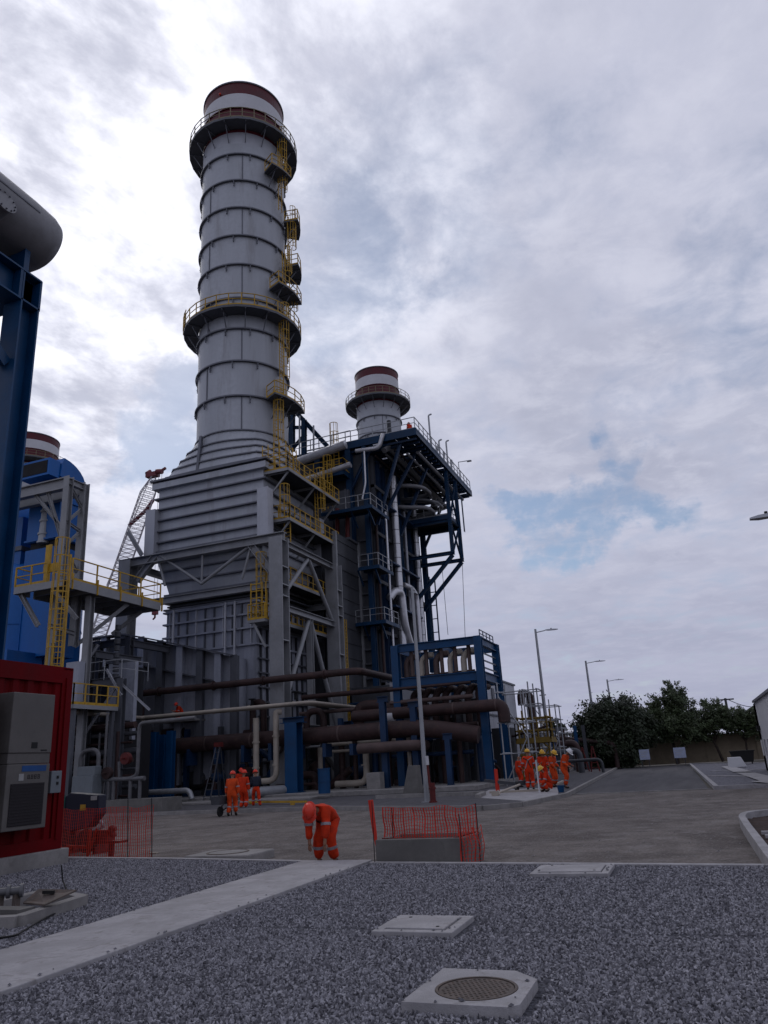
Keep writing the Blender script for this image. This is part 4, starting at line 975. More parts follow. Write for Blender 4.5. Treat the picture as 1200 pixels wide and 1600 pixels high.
# grey portal frame
PXX=-33.2; p1=aX(108,745,PXX); p2=aX(133,755,PXX)
pf_=thing('duct_support_frame','light grey steel portal with braced double column in front of the blue hood','steel frame',(PXX,p1.y,9))
for y in (p1.y,p2.y): member(pf_,(PXX,y,9.2),(PXX,y,p1.z),.42,.42,FRM,'column',(0,1,0))
member(pf_,(PXX-7,p1.y,p1.z-.4),(PXX-.2,p1.y,p1.z-.4),.75,.4,FRM,'beam'); member(pf_,(PXX-7,p2.y,p1.z-.4),(PXX-.2,p2.y,p1.z-.4),.75,.4,FRM,'beam')
member(pf_,(PXX,p1.y,p1.z-.3),(PXX,p2.y,p1.z-.3),.4,.3,FRM,'beam')
zz0=p1.z
for a,b in ((.5,1.7),(2.9,1.7),(2.9,3.2),(4.4,3.2),(4.4,5.9)): member(pf_,(PXX,p1.y+.1,zz0-a),(PXX,p2.y-.1,zz0-b),.16,.16,FRM,'brace')
for dx,dz_ in ((2.6,2.6),(1.6,3.3)): member(pf_,(PXX-.2,p1.y,zz0-.7-dz_),(PXX-dx,p1.y,zz0-.7),.18,.18,FRM,'brace')
# yellow railed platform
px_=-31.0; e0=aX(110,905,px_); e1=aX(250,943,px_); pz=e0.z
yp=thing('long_platform','long grey platform with yellow handrails left of the square duct','platform',(px_-1,e0.y,pz))
w_=aY(28,915,e0.y).x
mb=MB(); mb.box(-34.6,px_,e0.y+.9,e1.y,pz-.08,pz); mb.box(w_,-31.2,e0.y-.2,e0.y+.9,pz-.08,pz); mb.build('deck',CAS,yp)
mb=MB(); mb.bar((px_,e0.y,pz-.25),(px_,e1.y,pz-.25),.12,.5); mb.bar((-34.6,e0.y+1,pz-.25),(-34.6,e1.y,pz-.25),.12,.5); mb.bar((-34.6,e1.y,pz-.25),(px_,e1.y,pz-.25),.12,.5); mb.bar((w_,e0.y-.2,pz-.2),(px_-.3,e0.y-.2,pz-.2),.12,.4); mb.bar((w_,e0.y-.2,pz-.2),(w_,e0.y+.9,pz-.2),.12,.4); mb.build('edge_frame',FRM,yp)
for k in range(7): y=e0.y+1+k*1.15; mb=MB(); mb.bar((-34.5,y,pz-.2),(px_-.1,y,pz-.2),.1,.3); mb.build('joist',FRM,yp)
mb=MB(); rail(mb,[(px_,e0.y+.1,pz),(px_,e1.y,pz),(-34.5,e1.y,pz)],1.25,1.9,.032); rail(mb,[(w_,e0.y+.9,pz),(w_,e0.y-.2,pz),(w_+2.3,e0.y-.2,pz)],1.15,1.1,.035)
mb.build('railing',YEL,yp)
mb=MB(); 
for y in [e0.y+.1+i*(e1.y-e0.y)/4 for i in range(5)]: mb.bar((px_+.08,y,pz-.55),(px_+.08,y,pz+.35),.1,.06)
k=mb.build('post_brackets',YEL,yp); k['kind']='stuff'
mb=MB(); mb.bar((w_+2.2,e0.y-.15,pz),(w_+2.2,e0.y-.15,pz+2.2),.25,.12); mb.bar((w_+1.9,e0.y+.3,pz),(w_+1.9,e0.y+.3,pz+2.4),.2,.1); mb.box(w_+1.9,w_+2.9,e0.y-.1,e0.y,pz+.6,pz+1.1); mb.build('gate_panel',YEL,yp)
for a,b in (((w_+.3,e0.y,pz-.4),(w_+1.8,e0.y,pz-2.4)),((px_-1.2,e0.y,pz-.4),(px_+.2,e0.y+.5,pz-2.2)),((px_-.3,e0.y+5.2,pz-.5),(px_-2.2,e0.y+3,pz-3.2)),((px_-1,e1.y-.5,pz-.5),(px_-2.4,e1.y-1.6,pz-2)),((px_-1.5,e0.y+2.2,pz-2.6),(px_-1.5,e0.y+.2,pz-2.4))): member(yp,a,b,.22,.22,FRM,'brace')
for x,y in ((px_-.6,e0.y+2.3),(-34.3,e0.y+2.3)): member(yp,(x,y,0),(x,y,pz-.5),.38,.38,FRM,'column',(0,1,0))
lx=aY(92,1000,e0.y-.75)
mb=MB(); ladder(mb,(lx.x,e0.y-.75,2.2),pz+1.2,(.25,-1,0),.62,True,1.0,.045); tag(mb.build('caged_ladder',YEL,None,at=(lx.x,e0.y-.75,2.2)),'long yellow caged ladder dropping from the long platform behind the red container','ladder')
bh=thing('shade_box','near-black box put in as painted shade, with dark pipes low behind the container and manifold','machinery',(-34,37,0))
mb=MB(); mb.box(-44,-31.2,37.2,40,0,4.9); mb.build('housing',SHD,bh)  # plain near-black box added to stand for deep shade behind the pipes
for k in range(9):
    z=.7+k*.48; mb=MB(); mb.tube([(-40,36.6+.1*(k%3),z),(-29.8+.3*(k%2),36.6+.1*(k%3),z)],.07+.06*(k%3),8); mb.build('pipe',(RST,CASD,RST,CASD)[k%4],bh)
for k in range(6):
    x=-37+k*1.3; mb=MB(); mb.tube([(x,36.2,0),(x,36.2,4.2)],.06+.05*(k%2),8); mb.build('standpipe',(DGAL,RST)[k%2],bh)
# secondary structure under/behind platform
us=thing('dark_structure','dark framed equipment bay with a pale panel below the long platform','equipment bay',(-32,40,0))
for x,y,z in ((-33,36.4,9.5),(-30.6,36.4,7.2),(-36.5,41,10.6),(-34.0,41,10.6)): member(us,(x,y,0),(x,y,z),.4,.4,CAS,'column',(0,1,0))
for a,b in (((-33,36.4,7.1),(-30.6,36.4,7.1)),((-36.5,41,10.3),(-34.0,41,10.3)),((-36.5,41,8.2),(-34,41,8.2)),((-34,41,10.2),(-34,45.2,10.2)),((-33,36.4,8.9),(-33,41,8.9))): member(us,a,b,.45,.3,CAS,'beam')
for a,b in (((-33,36.3,4.2),(-30.7,36.3,7.0)),((-30.7,36.3,7.0),(-29.0,37,5.3)),((-31.6,36.2,7.8),(-30.4,36.2,6.2)),((-33.5,35.6,7.2),(-31.8,35.6,9.2))): member(us,a,b,.12,.12,STK2,'brace')
mb=MB(); mb.box(-33,-31.0,38.0,38.3,3.8,8.4); mb.build('pale_panel',CASL,us)
mb=MB(); mb.box(-42,-35.5,42,44.5,0,9.0); mb.build('housing',CASD,us)
mb=MB(); rail(mb,[(-33,36.2,7.2),(-30.5,36.2,7.2),(-30.5,38.6,7.2)],1.1,1.2,.02,False); mb.build('railing',GALV,us)
for k in range(8): mb=MB(); z=7.3+k*.42; mb.tube([(-31.6,37,z),(-31.6,37,z+.3)],.18,10); mb.build('insulator_disc',CASD,us)
# small yellow-railed platform just above cream pipe
sp_=aX(120,1104,-30.4); se=aX(180,1106,-30.4)
t=acc('small yellow-railed platform standing just above the cream pipe by the red container',-33.5,-30.4,sp_.y-.3,se.y+.2,sp_.z+.12,'SE',YEL,False)
for ch in list(t.children): pass
for x,y in ((-33.3,sp_.y),(-30.6,sp_.y),(-30.6,se.y)): mb=MB(); mb.bar((x,y,0),(x,y,sp_.z),.2); mb.build('leg',CAS,t)
mb=MB(); mb.box(-32.3,-31.4,sp_.y+1.0,sp_.y+1.5,sp_.z+.1,sp_.z+2.6); tag(mb.build('control_cabinet',CASL,None,at=(-31.8,sp_.y+1.2,sp_.z)),'pale control cabinet on the small yellow-railed platform','cabinet')
# ------------------------------------------------------------------ crane
cr=thing('crawler_crane','distant lattice crane boom with red tip leaning beside the square duct','crane',aY(178,900,110))
A=aY(186,900,110);Bt=aY(241,742,110); base=A+(A-Bt)*1.55
dv=(Bt-A).normalized(); ws=Vector((.80,.60,0)); hs_=ws.cross(dv).normalized(); W_=1.35
def bp(t,a,b,base=base): 
    w=W_*(1 if t<.93 else (1-t)/.07*.8+.2); return base.lerp(Bt,t)+ws*a*w+hs_*b*w
for a in (-1,1):
    for b in (-1,1): mb=MB(); mb.tube([bp(t,a,b) for t in (0,.93,1)],.085,6); mb.build('chord',CRN,cr)
mb=MB(); nseg=64
for i in range(nseg):
    t0,t1=i/nseg,(i+1)/nseg
    for s_ in (-1,1):
        a,b=(s_,-s_) if i%2 else (-s_,s_)
        mb.bar(bp(t0,a,-1),bp(t1,b,-1),.06); mb.bar(bp(t0,a,1),bp(t1,b,1),.075)
        mb.bar(bp(t0,s_,a),bp(t1,s_,b),.07)
k=mb.build('lacing',CRN,cr); k['kind']='stuff'
mb=MB(); mb.box(Bt.x-1.6,Bt.x+.9,Bt.y-.6,Bt.y+.6,Bt.z-.4,Bt.z+.5); mb.tube([Bt+Vector((.9,-.5,.3)),Bt+Vector((2.2,-.5,.1))],.5,10); mb.tube([Bt+Vector((-1.4,-.5,.4)),Bt+Vector((-1.4,.5,1.2))],.35,8); mb.bar(Bt+Vector((1,0,.3)),Bt+Vector((2.6,0,.9)),.4); mb.build('boom_head',CRNR,cr)
mb=MB(); mb.tube([bp(.80,-1,0),bp(.86,.6,.6),bp(.9,1,0)],.35,6); mb.build('sheave_block',CRNR,cr)
for dx in (-6.5,-5.2,): mb=MB(); mb.bar(Bt+Vector((-.6,0,.3)),aY(176+dx*1.5,915,110),.07); mb.build('pendant_rope',CRN,cr)
for dx in (1.3,2.0): mb=MB(); e=Bt+Vector((dx,-.3,0)); mb.bar(e,e-Vector((0,0,26)),.06); mb.build('hoist_rope',CRN,cr)
mb=MB(); e=Bt+Vector((1.7,-.3,-26)); mb.box(e.x-.5,e.x+.5,e.y-.3,e.y+.3,e.z-1.2,e.z+.6); mb.tube([e-Vector((0,0,1.2)),e-Vector((0,0,1.7)),e-Vector((.4,0,2.0))],.18,6); mb.build('hook_block',CRNR,cr)
mb=MB(); mb.box(base.x-3,base.x+3,base.y-4,base.y+2,max(base.z-3.5,.8),max(base.z-3.5,.8)+2.6); mb.box(base.x-3,base.x+3,base.y-4,base.y+4,0,1.0); mb.build('house',CRNR,cr)
# ------------------------------------------------------------------ red container with two coolers
CX=-12.75; cz1=4.0; cn=aX(115,1047,CX).y
ct=thing('container','dark red corrugated equipment container on a concrete plinth at the left edge','container',(CX-1.3,cn-3,0))
mb=MB(); prof=[]
y=cn-.32; k=0; pts=[]
while y>2:
    for dx,dy in ((0,0),(0,-.15),(-.055,-.19),(-.055,-.34)): pts.append((CX-.03+dx,y+dy))
    y-=.38
pts2=pts+[(CX-2.4,pts[-1][1]),(CX-2.4,pts[0][1])]
vs=[(x,yy,.42) for x,yy in pts2]+[(x,yy,cz1-.1) for x,yy in pts2]; n=len(pts2)
mb.add(vs,[(i,(i+1)%n,n+(i+1)%n,n+i) for i in range(n)]); mb.build('corrugated_wall',CRD,ct)
mb=MB(); mb.box(CX-.25,CX,cn-.3,cn,.3,cz1); mb.box(CX-.16,CX+.03,cn-.2,cn-.14,.5,cz1-.2); mb.build('corner_post',CRD,ct)
mb=MB(); mb.box(CX-2.4,CX+.01,2,cn-.301,cz1-.32,cz1-.02); mb.build('top_rail',CRD,ct)
mb=MB(); mb.box(CX-2.4,CX+.01,2,cn-.301,.3,.52); mb.build('bottom_rail',CRD,ct)
mb=MB(); mb.box(CX-2.45,CX-.0,2,cn,cz1-.019,cz1+.03); mb.build('roof',CRD,ct)
mb=MB(); mb.box(CX-2.4,CX-.25,cn-.12,cn-.05,.4,cz1-.05); mb.build('end_wall',CRD,ct)
mb=MB(); mb.box(CX-2.6,CX+.12,1.5,cn+.12,-.05,.3); tag(bevel(mb.build('plinth',CON,None,at=(CX-1,cn-3,0)),.02),'low concrete plinth carrying the red container','plinth')
def cooler(y0,y1,z0,z1,label):
    t=thing('air_cooler',label,'air cooler',(CX,(y0+y1)/2,z0)); D_=.42
    zs=lambda f:z0+(z1-z0)*f
    mb=MB(); mb.box(CX,CX+D_,y0,y1,zs(.55),z1); bevel(mb.build('upper_casing',ACB,t),.015)
    mb=MB(); mb.box(CX,CX+D_-.02,y0+.01,y1-.01,zs(.475),zs(.548)); mb.build('middle_casing',ACB,t)
    mb=MB(); mb.box(CX,CX+D_,y0,y1,z0,zs(.47)); bevel(mb.build('lower_casing',ACB,t),.015)
    mb=MB(); mb.box(CX+D_,CX+D_+.012,y0+.12,y1-.12,zs(.03),zs(.33)); g=mb.build('grille',ACD,t)
    for k in range(14): mb=MB(); z=zs(.04)+k*(zs(.32)-zs(.04))/13; mb.box(CX+D_+.012,CX+D_+.022,y0+.13,y1-.13,z-.008,z+.008); mb.build('slat',ACB if False else ACD,g)
    mb=MB(); mb.box(CX+D_,CX+D_+.006,y0+.36,y1-.10,zs(.415),zs(.458)); mb.build('blue_label',TAPE,t)
    # faint printed characters and plate
    for k in range(4):
        yy=y0+.52+k*.085; mb=MB(); 
        z=zs(.36)
        for (a,b,c,d) in ((0,.055,.0,.012),(0,.055,.034,.046),(0,.012,0,.08),(.043,.055,0,.08),(0,.055,.068,.08)): mb.box(CX+D_,CX+D_+.004,yy+a,yy+b,z+c,z+d)
        o=mb.build('printed_character',ACD,t); o['kind']='stuff'
    mb=MB(); mb.box(CX+D_,CX+D_+.005,y0+.3,y0+.42,zs(.35),zs(.40)); mb.build('printed_emblem',WLB,t)
    mb=MB(); mb.box(CX+D_,CX+D_+.008,y0+.55,y0+.70,zs(.585),zs(.63)); mb.build('name_plate',BLACK,t)
    mb=MB(); mb.box(CX+D_,CX+D_+.006,y1-.28,y1-.12,zs(.565),zs(.575)); mb.build('printed_line',BLACK,t)
    return t
ca=aX(88,1086,CX+.42); cb_=aX(22,1086,CX+.42)
cooler(cb_.y,ca.y-.02,.78,ca.z,'beige wall-mounted air cooler with a blue label, nearer the container corner')
cooler(cb_.y-1.7,cb_.y-.35,.78,ca.z,'dark shaded air cooler cut off by the left picture edge')
s0=aX(80,1205,CX);s1=aX(96,1238,CX)
mb=MB(); mb.box(CX+.03,CX+.2,cn-.62,cn-.33,s1.z-.0,s0.z); t=tag(bevel(mb.build('switch_box',SWB,None,at=(CX,cn-.5,s1.z)),.01),'grey switch box between the air cooler and the container corner','switch box')
for k in range(2): mb=MB(); mb.box(CX+.2,CX+.215,cn-.47,cn-.42,s1.z+.28-k*.12,s1.z+.34-k*.12); mb.build('switch',BLACK,t)
# valve pit near left bottom
vp=thing('valve_pit','concrete pit kerb with an open slanted steel lid in the gravel at lower left','valve pit',(-11.5,11,0))
a=aZ(0,1420);b=aZ(128,1408,.1);c_=aZ(52,1428,.1)
c1=aZ(129,1400,.12); c2=aZ(28,1432,.12); c3=aZ(0,1436,.12)
c4=c1+Vector((-1.1,.45,0)); c5=c2+Vector((-1.2,-.35,0))
def kerbbar(p,q,w,z0,z1): mb=MB(); mb.bar((p.x,p.y,(z0+z1)/2),(q.x,q.y,(z0+z1)/2),w,z1-z0); return mb
kerbbar(c1,c2,.16,-.05,.13).build('kerb',CON,vp); kerbbar(c2,c5,.16,-.05,.131).build('kerb',CON,vp); kerbbar(c1,c4,.16,-.05,.129).build('kerb',CON,vp); kerbbar(c4,c5,.16,-.05,.132).build('kerb',CON,vp)
l1=aZ(120,1390,.3); l2=aZ(70,1413,.17); l3=aZ(36,1410,.16); l4=aZ(60,1389,.3)
mb=MB(); vs=[l1,l2,l3,l4]; mb.add([tuple(p) for p in vs]+[tuple(p-Vector((0,0,.02))) for p in vs],[(0,1,2,3),(7,6,5,4),(0,4,5,1),(1,5,6,2),(2,6,7,3),(3,7,4,0)]); o=mb.build('lid',DKW,vp)
mm=(l1+l4)/2*.6+(l2+l3)/2*.4; mb=MB(); mb.box(mm.x-.09,mm.x+.09,mm.y-.01,mm.y+.02,mm.z+.01,mm.z+.05); mb.build('handle',BLACK,o)
vv=thing('pipe_flanges','short flanged pipe on rusty supports at the lower left edge','pipe',(-10.6,10.2,0))
f0=aZ(-40,1398,.28); f1=aZ(34,1391,.28); 
mb=MB(); mb.tube([f0,f1],.05,12); mb.build('pipe',DGAL,vv)
for t_ in (.45,.72,1.0): p=f0.lerp(f1,t_); d=(f1-f0).normalized(); mb=MB(); mb.tube([p-d*.02,p+d*.02],.085,14); mb.build('flange',DGAL,vv)
for t_ in (.55,.9): p=f0.lerp(f1,t_); mb=MB(); mb.box(p.x-.03,p.x+.03,p.y-.04,p.y+.04,.0,p.z-.04); mb.build('support',DKW,vv)
mb=MB(); p=f0.lerp(f1,.5); mb.box(p.x-.6,p.x+.75,p.y-.35,p.y-.1,0,.14); mb.build('block',COND,vv)
cab=[aZ(96,1352,.3),aZ(98,1375,.06),aZ(112,1412,.035),aZ(85,1428,.035),aZ(60,1440,.035),aZ(25,1462,.035),aZ(-5,1466,.035)]
mb=MB(); mb.tube(fillet(cab,.3),.012,6); tag(mb.build('cable',BLACK,None,at=cab[0]),'thin black cable lying across the gravel from the container plinth','cable')
# ------------------------------------------------------------------ plant pad, kerbs, slab
PAD=[(-70,34.5),(-24.5,31.9),(-15,31),(-10,28.4),(-7.2,27.2),(-6.1,28.4),(-5.3,33.7),(-7.65,84.8),(-9.5,125),(-70,125)]
PADM=mat('pad_gravel',(.085,.082,.09),.95,0,.3,2,.6,40,.4,(.05,.045,.045),spec=.2)
sheet('plant_pad',PAD,0.0,PADM)
mb=MB()
for a,b in zip(PAD[:-3],PAD[1:-2]): mb.bar((a[0],a[1],-.06),(b[0],b[1],-.06),.16,.19)
o=mb.build('pad_kerb',CON); struct(o)
mb=MB(); mb.box(-60,-11.0,41.0,80,.004,.25); o=mb.build('plant_slab',CON); struct(o); bevel(o,.02)
mb=MB(); mb.box(-29,-19.5,38.3,40.9,.003,.12); o=mb.build('apron_slab',CON); struct(o); bevel(o,.02)
mb=MB(); mb.bar((-14.9,36.5,.08),(-9.3,35.6,.08),.25,.17); mb.bar((-9.3,35.6,.075),(-8.9,33.0,.075),.2,.15); o=mb.build('low_kerb',CON); struct(o)
mb=MB(); mb.add([(-9.2,33.6,.005),(-6.0,29.4,.005),(-5.6,33.4,.005),(-6.6,40,.005),(-10.4,41,.005)],[(0,1,2,3,4)]); o=mb.build('fresh_concrete_apron',CONL,flip=False); struct(o)
tf=[aZ(765,1240),aZ(850,1236),aZ(880,1222)]
mb=MB(); 
for a,b in zip(tf[:-1],tf[1:]): mb.bar(a+Vector((0,0,.05)),b+Vector((0,0,.05)),.1,.1)
tag(mb.build('formwork_board',CRM,None,at=tf[0]),'pale timber formwork board edging the fresh concrete by the workers','board')
tag((lambda m_:m_.build('pit_plinth',COND,None,at=(-28,33.2,0)))(MB().box(-34,-24.6,32.6,34.2,.002,.62)),'raised grey concrete plinth behind the left orange net','plinth')
# ------------------------------------------------------------------ pipe rack
pr=thing('pipe_rack','blue posts carrying long rusty and cream pipes across the front of the plant','pipe rack',(-25,44,0))
def post(x,y,z1,w=.8,m=BLU,head=True,z0=.25):
    mb=MB(); mb.ibeam((x,y,z0),(x,y,z1),w,w,(0,1,0)); mb.box(x-w*.6,x+w*.6,y-w*.6,y+w*.6,z0,z0+.05); 
    if head: mb.ibeam((x-w*.9,y,z1+.17),(x+w*.9,y,z1+.17),.34,w)
    return mb.build('post',m,pr)
c1_=aY(458,1122,43); post(c1_.x,43,c1_.z-.3,.82)
c2_=aX(545,1118,c1_.x); post(c2_.x,c2_.y,c1_.z-.3,.78)
c3_=aX(621,1140,c1_.x+1.2); post(c3_.x,50,5.4,.5)
for x_ in (242,268): p=aY(x_,1130,41.6); post(p.x,41.6,4.35,.42,BLU,False)
p=aY(256,1130,42.6); post(p.x,42.6,4.2,.5,BLU,False)
p=aY(597,1088,43.5); post(p.x,43.5,p.z-.35,.36,BLK)
p=aY(645,1100,44.2); post(p.x,44.2,p.z-.2,.36,BLK); 
p=aY(700,1165,43.2); post(p.x,43.2,2.7,.3,BLK)
def rp(pts,r,m=RST,bend=None,nm='pipe'): mb=MB(); mb.tube(fillet(pts,bend or r*2.6),r,16); return mb.build(nm,m,pr)
q_=route(270,1166,44.3,('X',662)); rp(q_+[aY(748,1148,44.5)],.5,RST,1.3)
L=route(662,1147,44.3); d=L[0]
rp(route(120,1158,46,('X',290)),.34,RST); rp(route(100,1178,47,('X',330)),.22,RST); 
rp(route(560,1170,42.9,('X',645),('Y',665)),.3,RSTL,.8)
rp(route(178,1088,44.8,('X',560),('Y',652)),.23,RST,.7)
rp(route(178,1100,44.9,('X',222),('Z',1130)),.2,RST,.5)
cr0=route(220,1122,43.1,('X',480),('Y',592)); cr1=route(220,1122,43.1,('Y',95))
cl_=aY(98,1111,33.0); rp([cl_]+cr0,.14,CRM,.5)
off=Vector((-.35,.42,.02)); rp([cl_+off]+[p+off for p in cr0],.13,CRM,.5)
rp([cl_+Vector((.35,-.3,-.02)),cr0[0]+Vector((.35,-.35,-.02)),cr0[1]+Vector((.42,-.38,-.0)),cr0[2]+Vector((.42,0,0))],.10,CRM,.5)
rp(route(552,1120,45.0,('X',786),('Z',1128)),.36,RST,.9)
for x_ in (608,): 
    a=aY(600,1119,45.0); b=aY(616,1118,45.0); mb=MB(); mb.tube([a,b],.385,16); mb.build('white_coupling',WHT,pr)
a=aY(789,1112,44.8); mb=MB(); mb.tube([a-Vector((.1,0,.25)),a+Vector((.05,0,.3))],.37,14); mb.build('pale_weld_band',WHT,pr) if False else None
a=aY(400,1122,43.3); rp([(a.x,43.3,a.z),(a.x,43.3,.9)],.19,CRM)
a=aY(431,1120,43.0); b=aY(404,1221,43.0); rp([(a.x+.3,43.2,a.z+.3),(a.x,43,a.z+.3),(a.x,43,b.z),(b.x,43,b.z)],.18,CRM,.7)
a=aY(571,1164,46); b=aY(552,1224,46); rp([(a.x,46,a.z),(a.x,46,b.z),(b.x-1.2,46,b.z)],.2,CRM,.6)
a=aY(500,1168,45.5); rp([(a.x,45.5,a.z),(a.x,45.5,.4)],.15,CRM)
a=aY(663,1160,44.8); b=aY(650,1236,44.8); rp([(a.x-1.0,44.8,3.2),(a.x-1.0,44.8,.3)],.12,CRM)
for (x0,x1,y_,r,m_) in ((510,648,1164,.11,CRM),(510,590,1175,.09,CRM),(300,520,1180,.08,GALV),(160,320,1145,.18,RST),(300,445,1190,.1,RST),(600,740,1183,.12,BLK)):
    rp(route(x0,y_,46.5,('X',x1)),r,m_)
# rusty arches
for (xa,xb,yt,yb_,Yp,r) in ((562,600,1104,1160,47,.36),(480,505,1112,1165,46.5,.22),(395,412,1098,1150,46.5,.22),(345,372,1100,1150,46.8,.26),(298,320,1096,1140,46.6,.2)):
    a=aY(xa,yb_,Yp); b=aY(xa,yt,Yp); c=aY(xb,yt,Yp); rp([a,(a.x,Yp,b.z),(c.x,Yp,b.z),(c.x+.01,Yp,b.z-(2.2 if Yp<47 else .9))],r,RST,.6,'arched_pipe')
a=route(605,1107,47,('X',640)); rp(a,.36,RST)
def bands(p,q,r,step,m,nm='flange',w=.06,e=.05):
    L=(q-p).length; d=(q-p).normalized(); n=int(L/step)
    for k in range(1,n+1):
        c=p+d*(k*step-.3*(k%2)); mb=MB(); mb.tube([c-d*w,c+d*w],r+e,16); mb.build(nm,m,pr)
bands(q_[0],q_[1],.5,3.1,RSTL,'weld_band',.05,.012)
a_=route(552,1120,45.0,('X',786)); bands(a_[0],a_[1],.36,2.3,RSTL,'weld_band',.04,.012)
a_=route(178,1088,44.8,('X',560)); bands(a_[0],a_[1],.23,4.2,RST,'flange',.05,.09)
bands(cr0[0],cr0[1],.14,2.9,CRM,'clamp',.05,.03)
a_=route(300,1180,46.5,('X',520)); bands(a_[0],a_[1],.08,2.5,DGAL,'flange',.03,.06)
for x_,y_,Yp_,r_ in ((400,1160,43.3,.19),(400,1200,43.3,.19),(431,1150,43,.18),(431,1195,43,.18),(571,1195,46,.2)):
    c=aY(x_,y_,Yp_); mb=MB(); mb.tube([c-Vector((0,0,.05)),c+Vector((0,0,.05))],r_+.05,14); mb.build('flange',CRM,pr)
for k in range(9):
    c=aY(300+k*42,1150,44.3); mb=MB(); mb.box(c.x-.12,c.x+.12,43.9,44.8,2.2,c.z-.45); mb.build('saddle',BLK,pr)
# valves on the rusty line
for x_,yy in ((236,1078),(394,1094),(462,1083)):
    a=aY(x_,yy+10,46); mb=MB(); mb.tube([a,a+Vector((0,0,.45))],.1,8); mb.tube([a+Vector((0,0,.45)),a+Vector((0,0,.52))],.25,12); mb.build('valve',BLACK,pr)
# silver manifold bottom left
mf=thing('manifold','galvanised pipe manifold with several legs standing on the pit plinth','pipe manifold',(-26.5,33.4,.6))
def mp(pts,r,m=DGAL,b=.3): mb=MB(); mb.tube(fillet(pts,b),r,10); return mb.build('pipe',m,mf)
a=aY(218,1130,33.4); b=aY(212,1216,33.4); e=aY(345,1128,33.4)
mp([(e.x-1.5,33.4,a.z+.02),(a.x,33.4,a.z),(a.x,33.4,b.z+.1),(b.x-.5,33.4,b.z)],.10,DGAL)
mp([aY(150,1219,33.4),aY(226,1216,33.4)],.12)
for x_ in (156,170,178,204,219): a=aY(x_,1218,33.4); mp([a,(a.x,33.4,.62)],.09)
a=aY(186,1190,33.6); mp([a,aY(186,1218,33.6)],.07)
a=aY(170,1080,34); mp([(a.x,34,5),(a.x,34,.62)],.07)
a=aY(155,1170,33.4); b=aY(127,1172,33.4); mp([(a.x,33.4,2),(a.x,33.4,a.z),(b.x,33.4,a.z-.05),(b.x,33.4,1.6)],.11,DGAL,.5)
a=aY(108,1175,33.2); mp([(a.x-.5,33.2,a.z),(a.x,33.2,a.z),(a.x,33.2,1.2)],.12,DGAL,.4)
for x_,yy in ((197,1185),(168,1208)): a=aY(x_,yy,33.3); mb=MB(); mb.tube([a-Vector((0,.12,0)),a+Vector((0,.12,0))],.3,16); mb.tube([a-Vector((0,.14,0)),a-Vector((0,.4,0))],.05,6); mb.build('flange',RDM if x_>190 else RST,mf)
mb=MB(); a=aY(118,1202,32.8); b=aY(148,1236,32.8); mb.box(a.x,b.x,32.6,33.3,.2,a.z-.35); mb.box(a.x+.2,b.x,32.7,33.2,a.z-.35,a.z+.1); t=tag(bevel(mb.build('grey_cabinet',SWB,None,at=(a.x,33,0)),.02),'grey equipment cabinet behind the navy machine','cabinet')
# dark process equipment behind the rack
rd=random.Random(21)
pe_=thing('process_equipment','shadowy tangle of vessels, pumps and pipes behind the pipe rack','machinery',(-24,52,0))
for k in range(26):
    x=rd.uniform(-37,-13.5); y=rd.uniform(45.2,46.8) if x<-24.5 else rd.uniform(47,58); z=rd.uniform(.5,4.2); r=rd.choice((.07,.1,.14,.2,.25)); m_=rd.choice((RST,RST,CASD,BLK,CAS,RSTL))
    L=rd.uniform(1.5,6); pts=[(x,y,z),(x+L*.5,y,z),(x+L*.5,y,z+rd.uniform(-1.5,1.5)),(x+L,y,z+.2)] if k%2 else [(x,y,.25),(x,y,z),(x+L*.6,y,z),(x+L*.6,y,.25)]
    mb=MB(); mb.tube(fillet(pts,.35),r,8); mb.build('pipe',m_,pe_)
for k in range(12):
    x=-36+k*2.05; y=45.4+(k%3)*.35 if x<-24.5 else 48+(k%3)*2; mb=MB(); h=rd.uniform(.9,1.9); mb.sphere((x,y,.9+h*.3),rd.uniform(.4,.7),14,8,(1.3,1,1)); mb.box(x-.6,x+.6,y-.5,y+.5,.25,.6); mb.tube([(x,y-.1,.9+h*.3),(x,y-.1,2.2+h)],.12,8); mb.build('pump',rd.choice((CASD,BLK,RST)),pe_)
for k in range(9):
    x=-35+k*2.7; mb=MB(); mb.ibeam((x,47 if x>-24.5 else 45.3,.25),(x,47 if x>-24.5 else 45.3,4.6),.3,.3,(0,1,0)); mb.build('post',BLK if k%2 else CASD,pe_)
for k in range(8):
    x=-23.5+k*1.55; mb=MB(); mb.box(x,x+1.2,50+(k%2)*2,52+(k%2)*2,.25,rd.uniform(2.8,4.6)); mb.build('housing',CASD,pe_)
mb=MB(); mb.box(-25,-17,57,59.5,.25,7.5); mb.build('housing',CASD,pe_)
for k in range(10):
    a=Vector((-22.5+k*1.15,46.2+(k%2)*.5,.25)); mb=MB(); mb.tube(fillet([a,a+Vector((0,0,2.6+.3*(k%3))),a+Vector((0,1.5,2.6+.3*(k%3)))],.4),.16+.05*(k%2),10); mb.build('riser_pipe',RST if k%3 else BLK,pe_)
for k in range(2): mb=MB(); z=5.1+k*1.1; mb.tube([(-24.5,47.0+k*.4,z),(-17.3,47.0+k*.4,z)],.13+.04*(k%3),10); mb.build('pipe',RST if k%2 else RSTL,pe_)
